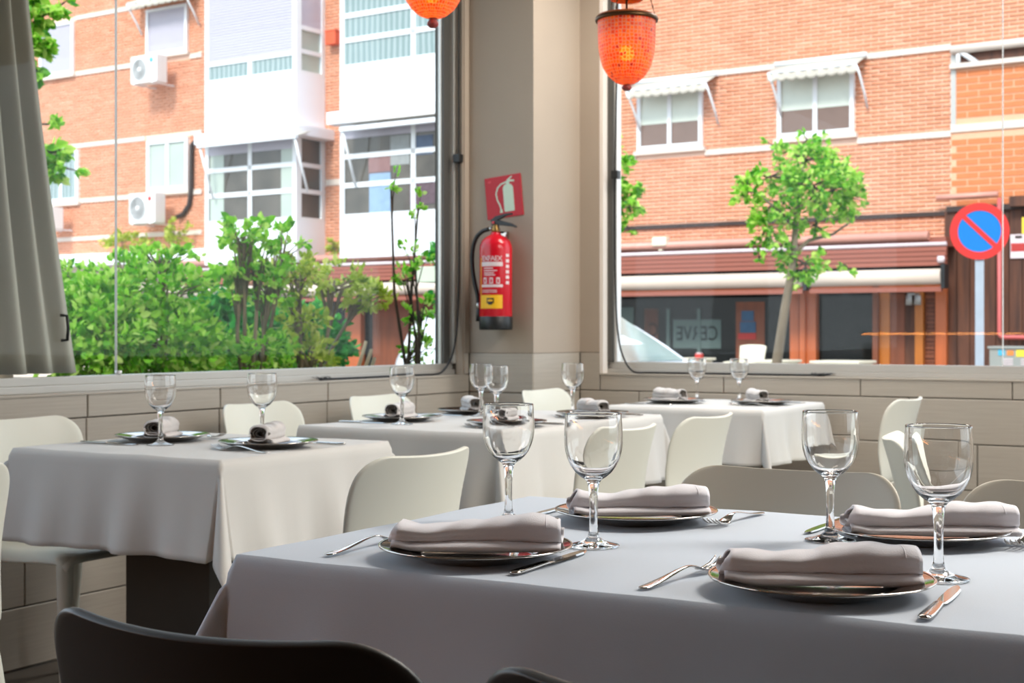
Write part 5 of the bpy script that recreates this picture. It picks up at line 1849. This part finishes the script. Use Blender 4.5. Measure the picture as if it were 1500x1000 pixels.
# planting bed outside the left window
bed = empty('planter', (-4.75, 4.6, GZ))
MB().box((-0.75, -2.6, 0), (0.75, 2.6, 0.08)).box((-0.75, -2.6, 0.08), (-0.68, 2.6, 0.72)).box((0.68, -2.6, 0.08), (0.75, 2.6, 0.72)).box((-0.68, -2.6, 0.08), (0.68, -2.53, 0.72)).box((-0.68, 2.53, 0.08), (0.68, 2.6, 0.72)).build('trough', M['planter'], bed)
MB().grid(lambda u, v: (-0.68 + 1.36 * u, -2.53 + 5.06 * v, 0.66 + 0.02 * math.sin(u * 9) * math.sin(v * 31)), 6, 30).build('soil', M['soil'], bed)
tag(bed, 'long concrete planting trough outside the big window', 'planter')
SZ = 0.61          # soil level
def px(u, v, X): 
    p = on_x(u, v, X)
    return (p.x, p.y, p.z)
def pr(u0, u1, v0, v1, X, n, depth=0.3):
    """ellipsoid that fills the pixel box at wall distance X"""
    a, b = on_x(u0, (v0 + v1) / 2, X), on_x(u1, (v0 + v1) / 2, X)
    c = on_x((u0 + u1) / 2, (v0 + v1) / 2, X)
    zz = abs(on_x((u0 + u1) / 2, v0, X).z - on_x((u0 + u1) / 2, v1, X).z) / 2
    return ((c.x, c.y, c.z), (depth, abs(b.y - a.y) / 2, zz), n)
def foot(u, X):
    p = on_x(u, HV, X)
    return (p.x, p.y, SZ)
plant('green_hedge', foot(130, -4.7), [pr(85, 180, 430, 560, -4.7, 3200, .28), pr(90, 200, 405, 470, -4.75, 1000, .25), pr(95, 150, 385, 430, -4.8, 130, .2)], 0.045, M['leaf_bright'], M['bark'],
      'bright green hedge beside the grey curtain, outside the window', 'hedge', stem_r=0.014)
plant('green_hedge', foot(240, -4.62), [pr(165, 300, 445, 560, -4.62, 3000, .28), pr(180, 290, 380, 470, -4.66, 1000, .25), pr(200, 280, 358, 400, -4.7, 190, .2), pr(150, 200, 372, 420, -4.7, 110, .2)], 0.042, M['leaf_bright'], M['bark'],
      'bright green hedge with pale bare twigs behind the window glass seam', 'hedge', stem_r=0.014)
plant('dark_hedge', foot(370, -5.15), [pr(285, 400, 430, 570, -5.15, 2300, .22), pr(380, 492, 450, 570, -5.15, 2300, .22)], 0.06, M['leaf_deep'], M['bark_dark'],
      'deep green hedge low behind the leafy shrubs', 'hedge', stem_r=0.014)
plant('leafy_shrub', foot(365, -4.45), [pr(334, 378, 318, 366, -4.45, 210, .14), pr(350, 412, 345, 410, -4.45, 260, .16), pr(350, 430, 385, 450, -4.45, 280, .18), pr(396, 440, 330, 385, -4.45, 90, .14), pr(330, 370, 360, 420, -4.5, 130, .12), pr(335, 420, 480, 560, -4.45, 520, .2)], 0.045, M['leaf_bright'], M['bark'],
      'tall loose shrub reaching up to the white bay window', 'shrub', stem_r=0.013, shell=0.2)
plant('leafy_shrub', foot(440, -4.42), [pr(396, 470, 375, 440, -4.42, 300, .16), pr(455, 525, 382, 440, -4.42, 300, .16), pr(500, 563, 408, 455, -4.42, 300, .14), pr(415, 480, 440, 500, -4.42, 190, .16), pr(405, 480, 490, 560, -4.4, 360, .18)], 0.042, M['leaf_yellow'], M['bark'],
      'yellow green shrub spreading sideways before the orange post', 'shrub', stem_r=0.013, shell=0.2)
plant('thin_shrub', foot(600, -4.25), [pr(575, 640, 350, 400, -4.25, 50, .12), pr(568, 625, 385, 430, -4.25, 60, .12), pr(590, 640, 430, 480, -4.25, 90, .14), pr(570, 645, 480, 545, -4.25, 110, .15), pr(600, 625, 280, 330, -4.25, 26, .06), pr(560, 585, 245, 295, -4.25, 18, .05)], 0.04, M['leaf_bright'], M['bark_dark'],
      'thin dark stemmed shrub with few leaves before the white car', 'shrub', stem_r=0.010, shell=0.1)
t = empty('cut_canes', foot(535, -4.3))
cm = MB()
b0 = Vector(foot(535, -4.3))
for (u0, v0, u1, v1) in ((522, 548, 536, 500), (532, 548, 544, 512), (541, 548, 549, 524)):
    cm.tube([on_x(u0 - 6, 620, -4.3) - b0 + Vector((0, 0, 0)), on_x(u0, v0, -4.3) - b0, on_x(u1, v1, -4.3) - b0], [0.011, 0.010, 0.009], 7)
cm.build('cane', M['cane'], t)
tag(t, 'three pale cut canes sticking up before the brown door', 'canes')
# foliage along the roofs opposite
def ledge_plant(u0, u1, v0, v1, n, label, m='leaf_yellow', off=0.35):
    um, vm = (u0 + u1) / 2, (v0 + v1) / 2
    s, z = fp(um, vm, off)
    c = fworld(s, off, z)
    base = fworld(s, off, fZ(um, v1, off))
    w = abs(fS(u1, off) - fS(u0, off)) / 2
    h = abs(fZ(um, v0, off) - fZ(um, v1, off)) / 2
    plant('ledge_shrub', base, [((c.x, c.y, c.z), (w, 0.25, h), n)], 0.11, M[m], M['bark'], label, 'shrub', 'small shrubs on the ledge opposite', stem_r=0.015, shell=0.2)
ledge_plant(146, 216, 338, 366, 300, 'low wide shrub on the white ledge below the brick wall')
ledge_plant(240, 274, 322, 366, 230, 'upright shrub on the white ledge below the air conditioner')
ledge_plant(478, 502, 350, 378, 130, 'small shrub tucked between the two white bays')

# trees
def tree(name, foot_uv, d, stems_px, blobs_px, leaf, m, label, r0=0.07):
    base = at_depth(foot_uv[0], HV, d); base.z = GZ
    t = empty(name, base)
    tm = MB()
    for pts, ra, rb_ in stems_px:
        P = [at_depth(u, v, d + dd) - base for u, v, dd in pts]
        tm.tube(P, [ra + (rb_ - ra) * i / (len(P) - 1) for i in range(len(P))], 10)
    tm.build('trunk', M['bark'], t, fix=False)
    P, D = [], []
    tw = MB()
    for (u, v, ru, rv, n, dd) in blobs_px:
        c = at_depth(u, v, d + dd) - base
        q, dr, tufts = blob(np.array(c), (ru * d / F, max(ru, rv) * d / F * 0.8, rv * d / F), n, 0.25)
        dr = dr * np.array([1, 1, 0.6]) + np.array([0, 0, -0.45])
        P.append(q); D.append(dr)
        for k in range(0, len(tufts), max(1, len(tufts) // 8)):
            tw.tube([c, Vector(tufts[k])], [0.008, 0.003], 4)
    tw.build('twigs', M['bark_dark'], t, fix=False)
    leaves('foliage', np.concatenate(P), np.concatenate(D), leaf, m, t)
    tag(t, label, 'tree', 'street trees')
    return t
tree('street_tree', (1136, 620), 13.0,
     [([(1130, 680, 0), (1138, 530, 0), (1150, 450, 0), (1160, 395, 0), (1164, 350, 0), (1168, 300, 0), (1176, 240, 0)], 0.052, 0.018),
      ([(1162, 372, 0), (1185, 352, 0.1), (1220, 343, 0.15), (1250, 322, 0.2)], 0.022, 0.008),
      ([(1166, 330, 0), (1130, 300, -0.2), (1100, 275, -0.25)], 0.018, 0.006),
      ([(1168, 310, 0), (1200, 280, 0.1), (1225, 250, 0.2)], 0.018, 0.006)],
     [(1180, 235, 48, 38, 420, 0), (1190, 272, 58, 42, 520, -.1), (1225, 275, 42, 45, 420, .1), (1245, 290, 24, 32, 120, .1), (1097, 278, 25, 24, 130, -.2), (1130, 258, 36, 28, 180, -.1),
      (1140, 295, 40, 30, 210, 0), (1125, 335, 34, 32, 190, -.1), (1150, 345, 26, 34, 150, .1), (1178, 385, 34, 22, 190, 0), (1195, 330, 24, 24, 80, 0), (1135, 215, 18, 16, 50, 0), (1182, 205, 14, 14, 50, 0),
      (1238, 388, 14, 12, 22, 0), (1112, 378, 8, 12, 14, 0), (1172, 410, 16, 14, 60, 0)], 0.068, M['leaf_tree'],
     'young street tree with slim leaning trunk before the brick wall')
tree('street_tree', (862, 620), 13.5,
     [([(862, 700, 0), (864, 450, 0), (868, 300, 0), (872, 240, 0)], 0.06, 0.02), ([(868, 330, 0), (900, 310, 0), (925, 300, 0)], 0.02, 0.006)],
     [(905, 285, 30, 34, 240, 0), (922, 300, 18, 24, 80, 0), (880, 250, 50, 50, 380, 0), (918, 330, 12, 14, 30, 0)], 0.075, M['leaf_tree'],
     'street tree mostly hidden by the pillar, a few leaves beside the window frame')
tree('street_tree', (5, 620), 9.5,
     [([(0, 700, 0), (2, 450, 0), (8, 200, 0), (16, -60, 0)], 0.09, 0.05), ([(8, 230, 0), (40, 235, 0), (85, 225, 0)], 0.02, 0.006), ([(12, 80, 0), (40, 40, 0), (80, 12, 0)], 0.02, 0.006), ([(10, 120, 0), (40, 90, 0), (60, 60, 0)], 0.014, 0.005)],
     [(50, 18, 24, 26, 150, 0), (88, 8, 22, 12, 90, 0), (55, 62, 24, 14, 110, 0), (48, 95, 14, 20, 70, 0), (46, 118, 14, 8, 36, 0), (70, 182, 20, 7, 36, 0), (75, 222, 32, 12, 120, 0), (92, 245, 26, 14, 110, 0), (70, 250, 16, 14, 60, 0), (20, 40, 40, 60, 300, 0)], 0.075, M['leaf_tree'],
     'street tree whose leafy branches reach out from behind the curtain')

# hanging planter by the window jamb, outside
hpz = at_depth(632, 414, 9.5)
t = empty('raised_planter', hpz, FA)
MB().box((-0.06, -0.09, 0), (0.30, 0.09, 0.105)).build('trough', M['planter_green'], t, bevel=0.008)
MB().tube([(0.16, 0.1, GZ - hpz.z), (0.16, 0.1, 0.15)], 0.02, 8).build('stand_post', M['planter_green'], t)
pts, dr, _ = blob((0.14, 0, 0.17), (0.16, 0.12, 0.11), 170, 0.2)
pts2, dr2, _ = blob((0.12, -0.02, -0.12), (0.12, 0.10, 0.17), 120, 0.2)
leaves('foliage', np.concatenate([pts, pts2]), np.concatenate([dr, dr2 - np.array([0, 0, 0.8])]), 0.055, M['leaf_deep'], t)
tag(t, 'pale green trough with trailing plant on a slim post before the brown awning', 'planter')

# road sign
sp = at_depth(1435, 339, 15.2)
t = empty('no_parking_sign', (sp.x, sp.y, GZ), FA + R(14))
hz = sp.z - GZ
rs_ = 0.302
def disc(r0, r1, y0, y1, n=64):
    mb = MB()
    ang = [2 * math.pi * i / n for i in range(n)]
    if r0 <= 0:
        mb.prism([(r1 * math.cos(a), hz + r1 * math.sin(a)) for a in ang], y0, y1)
    else:
        vs = [(r * math.cos(a), y, hz + r * math.sin(a)) for y in (y0, y1) for r in (r0, r1) for a in ang]
        fs = []
        for i in range(n):
            j = (i + 1) % n
            fs += [(i, j, n + j, n + i), (2 * n + i, 3 * n + i, 3 * n + j, 2 * n + j), (n + i, n + j, 3 * n + j, 3 * n + i), (i, 2 * n + i, 2 * n + j, j)]
        mb.add(vs, fs)
    return mb
disc(0, rs_ * 0.985, -0.055, -0.045).build('blue_disc', M['signblue'], t)
disc(rs_ * 0.73, rs_, -0.060, -0.050).build('red_ring', M['roadred'], t)
mm = Matrix.Translation((0, 0, hz)) @ Matrix.Rotation(R(45), 4, 'Y')
MB().box((-rs_ * 0.76, -0.0595, -rs_ * 0.085), (rs_ * 0.76, -0.0555, rs_ * 0.085), mm).build('red_bar', M['roadred'], t)
MB().box((-0.045, -0.04, 0), (0.045, 0.0, hz + 0.1)).build('post', M['zinc'], t, bevel=0.01)
boxobj('clamp', (-0.06, -0.046, hz - 0.03), (0.06, -0.038, hz + 0.03), M['zinc'], t)
tag(t, 'round red and blue no parking sign on a zinc post', 'road sign')
# street cabinet
cp = at_depth(1494, 535, 18.0)
t = empty('utility_cabinet', (cp.x, cp.y, GZ), FA)
ctop = at_depth(1494, 507, 18.0).z - GZ
W = 0.33
MB().box((-W, -0.18, 0), (W, 0.18, ctop - 0.03)).build('body', M['cabinet'], t, bevel=0.01)
MB().box((-W - 0.02, -0.2, ctop - 0.03), (W + 0.02, 0.2, ctop)).build('roof', M['cabinet'], t, bevel=0.008)
for i in range(4):
    for q in (-0.10, 0.12):
        boxobj('louvre', (q - 0.06, -0.19, ctop - 0.17 - i * 0.03), (q + 0.06, -0.179, ctop - 0.155 - i * 0.03), M['label_white'], t)
boxobj('sticker', (-0.22, -0.186, ctop - 0.115), (-0.14, -0.181, ctop - 0.045), M['cyan_print'], t)
boxobj('sticker', (-0.11, -0.186, ctop - 0.115), (-0.03, -0.181, ctop - 0.05), M['orange_print'], t)
boxobj('sticker', (0.00, -0.186, ctop - 0.13), (0.20, -0.181, ctop - 0.045), M['yellow_print'], t)
tag(t, 'grey street cabinet with coloured stickers under the road sign', 'cabinet')

# terrace furniture of the bar
def armchair(u, v_top, d, rz, label):
    p = at_depth(u, v_top, d)
    t = empty('terrace_armchair', (p.x, p.y, GZ), rz)
    H = p.z - GZ
    def back(i, j):
        w = 0.20 + 0.03 * j
        a = (i - 0.5) * 2
        return (a * w, 0.20 + 0.10 * j - 0.05 * a * a, 0.42 + (H - 0.42) * j - 0.02 * abs(a) ** 4 * j)
    MB().grid(back, 10, 6).build('backrest', M['cream_out'], t, solid=0.025)
    MB().grid(lambda i, j: ((i - 0.5) * 0.46, -0.22 + 0.44 * j, 0.42 - 0.02 * math.sin(i * math.pi)), 6, 4).build('seat', M['cream_out'], t, solid=0.025)
    for sx in (-1, 1):
        MB().tube([(sx * 0.225, 0.24, 0.66), (sx * 0.265, 0.10, 0.655), (sx * 0.275, -0.12, 0.645), (sx * 0.268, -0.22, 0.60), (sx * 0.262, -0.24, 0.30), (sx * 0.27, -0.27, 0.0)], 0.024, 8).build('arm', M['cream_out'], t)
        MB().tube([(sx * 0.21, 0.21, 0.43), (sx * 0.25, 0.28, 0.0)], 0.024, 8).build('leg', M['cream_out'], t)
    tag(t, label, 'chair', 'cream armchairs on the terrace opposite')
armchair(1090, 505, 21.5, FA + R(-8), 'cream resin armchair on the terrace before the dark bar glass')
def ttable(u, v, d, w, label, red=False):
    p = at_depth(u, v, d)
    t = empty('terrace_table', (p.x, p.y, GZ), FA)
    H = p.z - GZ
    MB().box((-w / 2, -0.35, H - 0.035), (w / 2, 0.35, H)).build('table_top', M['cream_out'], t, bevel=0.01)
    MB().box((-w / 2 + 0.05, -0.30, H - 0.10), (w / 2 - 0.05, 0.30, H - 0.035)).build('apron', M['cream_out'], t)
    for sx in (-1, 1):
        for sy in (-1, 1):
            MB().box((sx * (w / 2 - 0.06) - 0.025, sy * 0.27 - 0.025, 0), (sx * (w / 2 - 0.06) + 0.025, sy * 0.27 + 0.025, H - 0.035)).build('leg', M['cream_out'], t)
    tag(t, label, 'table', 'cream terrace tables')
    return p, H
p, H = ttable(1014, 524, 20.5, 0.42, 'cream terrace table with a small red holder on it')
t = empty('napkin_holder', (p.x + 0.10, p.y + 0.02, GZ + H), FA)
boxobj('box', (-0.05, -0.04, 0), (0.05, 0.04, 0.06), M['red_print'], t, bevel=0.008)
boxobj('paper', (-0.035, -0.025, 0.06), (0.035, 0.025, 0.075), M['label_white'], t)
tag(t, 'small red napkin holder on the cream terrace table', 'napkin holder')
ttable(1138, 527, 20.0, 0.46, 'cream terrace table behind the slim tree trunk')
ttable(1235, 528, 20.0, 0.72, 'wider cream terrace table before the dark door glass')

# parked car
cf = Vector((*cw(1.66, 14.06), GZ)); cr_ = Vector((*cw(-1.43, 16.14), GZ))
car = empty('parked_car', cf, math.atan2((cf - cr_).y, (cf - cr_).x))
LC = (cf - cr_).length
WB = 1.66
ht = 1.38
prof = [(0.0, 0.30), (0.0, 0.55), (-0.06, 0.68), (-0.35, 0.73), (-0.72, 0.77), (-1.02, 0.99), (-1.36, 1.21), (-1.62, 1.32), (-2.1, ht), (-LC + 0.75, 1.37), (-LC + 0.35, 1.31), (-LC + 0.16, 1.16), (-LC + 0.05, 0.80), (-LC, 0.60), (-LC, 0.32), (-LC + 0.1, 0.24), (-0.2, 0.24)]
NY = 9
vs, fs = [], []
n = len(prof)
for j in range(NY + 1):
    f = j / NY
    c = abs(f - 0.5) * 2
    for (x, z) in prof:
        up = max(0, (z - 0.8) / 0.6)
        inset = 0.16 * up
        yv = f * WB
        yv = inset + f * (WB - 2 * inset)
        bow = 1 - 0.05 * c ** 3
        xx = x if -LC + 0.2 < x < -0.3 else x + (0.10 * c ** 2) * (-1 if x > -1 else 1)
        vs.append((xx, yv, z if z < 0.8 else 0.8 + (z - 0.8) * (1 - 0.06 * c ** 3)))
for j in range(NY):
    for i in range(n):
        fs.append((j * n + i, j * n + (i + 1) % n, (j + 1) * n + (i + 1) % n, (j + 1) * n + i))
fs.append(tuple(range(n))); fs.append(tuple(NY * n + i for i in reversed(range(n))))
MB().add(vs, fs).build('body', M['car'], car)
def panel(poly, off, m, name):
    """side window on the near flank, following its lean"""
    q = []
    for x, z in poly:
        q.append((x, 0.16 * max(0, (z - 0.8) / 0.6) - off, z))
    b = [(x, y + 0.02, z) for x, y, z in q]
    k_ = len(q)
    MB().add(q + b, [tuple(range(k_)), tuple(reversed(range(k_, 2 * k_)))] + [(i, i + k_, (i + 1) % k_ + k_, (i + 1) % k_) for i in range(k_)]).build(name, m, car)
panel([(-0.98, 0.84), (-1.30, 1.08), (-1.62, 1.25), (-2.05, 1.28), (-2.05, 0.82)], 0.006, M['car_glass'], 'side_window')
panel([(-2.12, 0.82), (-2.12, 1.28), (-2.62, 1.27), (-2.75, 0.84)], 0.006, M['car_glass'], 'side_window')
# windscreen, leaning with the pillars
ws = [(-0.76, 0.12, 0.80), (-0.76, WB - 0.12, 0.80), (-1.55, WB - 0.24, 1.315), (-1.55, 0.24, 1.315)]
ws = [(x + 0.012, y, z + 0.012) for x, y, z in ws]
MB().add(ws + [(x - 0.01, y, z - 0.01) for x, y, z in ws], [(0, 1, 2, 3), (7, 6, 5, 4), (0, 4, 5, 1), (1, 5, 6, 2), (2, 6, 7, 3), (3, 7, 4, 0)]).build('windscreen', M['car_glass'], car)
MB().tube([(-0.70, 0.035, 0.775), (-1.02, 0.07, 0.995), (-1.36, 0.115, 1.215), (-1.62, 0.14, 1.32), (-2.1, 0.15, 1.37)], 0.030, 8).build('pillar_trim', M['car_trim'], car)
for x in (-0.78, -LC + 0.72):
    for yy_ in (0.0, WB - 0.2):
        w = MB().lathe([(0.0, 0.0), (0.2, 0.0), (0.29, 0.02), (0.30, 0.10), (0.29, 0.18), (0.2, 0.2), (0, 0.2)], 28)
        mt = Matrix.Translation((x, yy_ + 0.2 - 0.005 if yy_ == 0 else yy_ + 0.21, 0.30)) @ Matrix.Rotation(R(90), 4, 'X')
        w.v = [tuple(mt @ Vector(p)) for p in w.v]
        wh = w.build('wheel', M['tyre'], car)
        hbm = MB().lathe([(0.0, 0.215), (0.17, 0.208), (0.19, 0.2)], 24)
        hbm.v = [tuple(mt @ Vector(p)) for p in hbm.v]
        hbm.build('hubcap', M['zinc'], wh)
tag(car, 'white parked car outside, seen in pieces at both sides of the pillar', 'car')

# amber light strip along the left wall behind the viewer; its reflection crosses the back pane
t = empty('light_strip', (XL + 0.03, -1.2, 1.045))
boxobj('diffuser', (-0.006, -5.6, -0.005), (0.014, 1.75, 0.012), M['led'], t)
boxobj('channel', (-0.028, -5.6, -0.012), (-0.0065, 1.75, 0.018), M['alu'], t)
tag(t, 'thin amber light strip along the window wall beside the viewer', 'light strip')
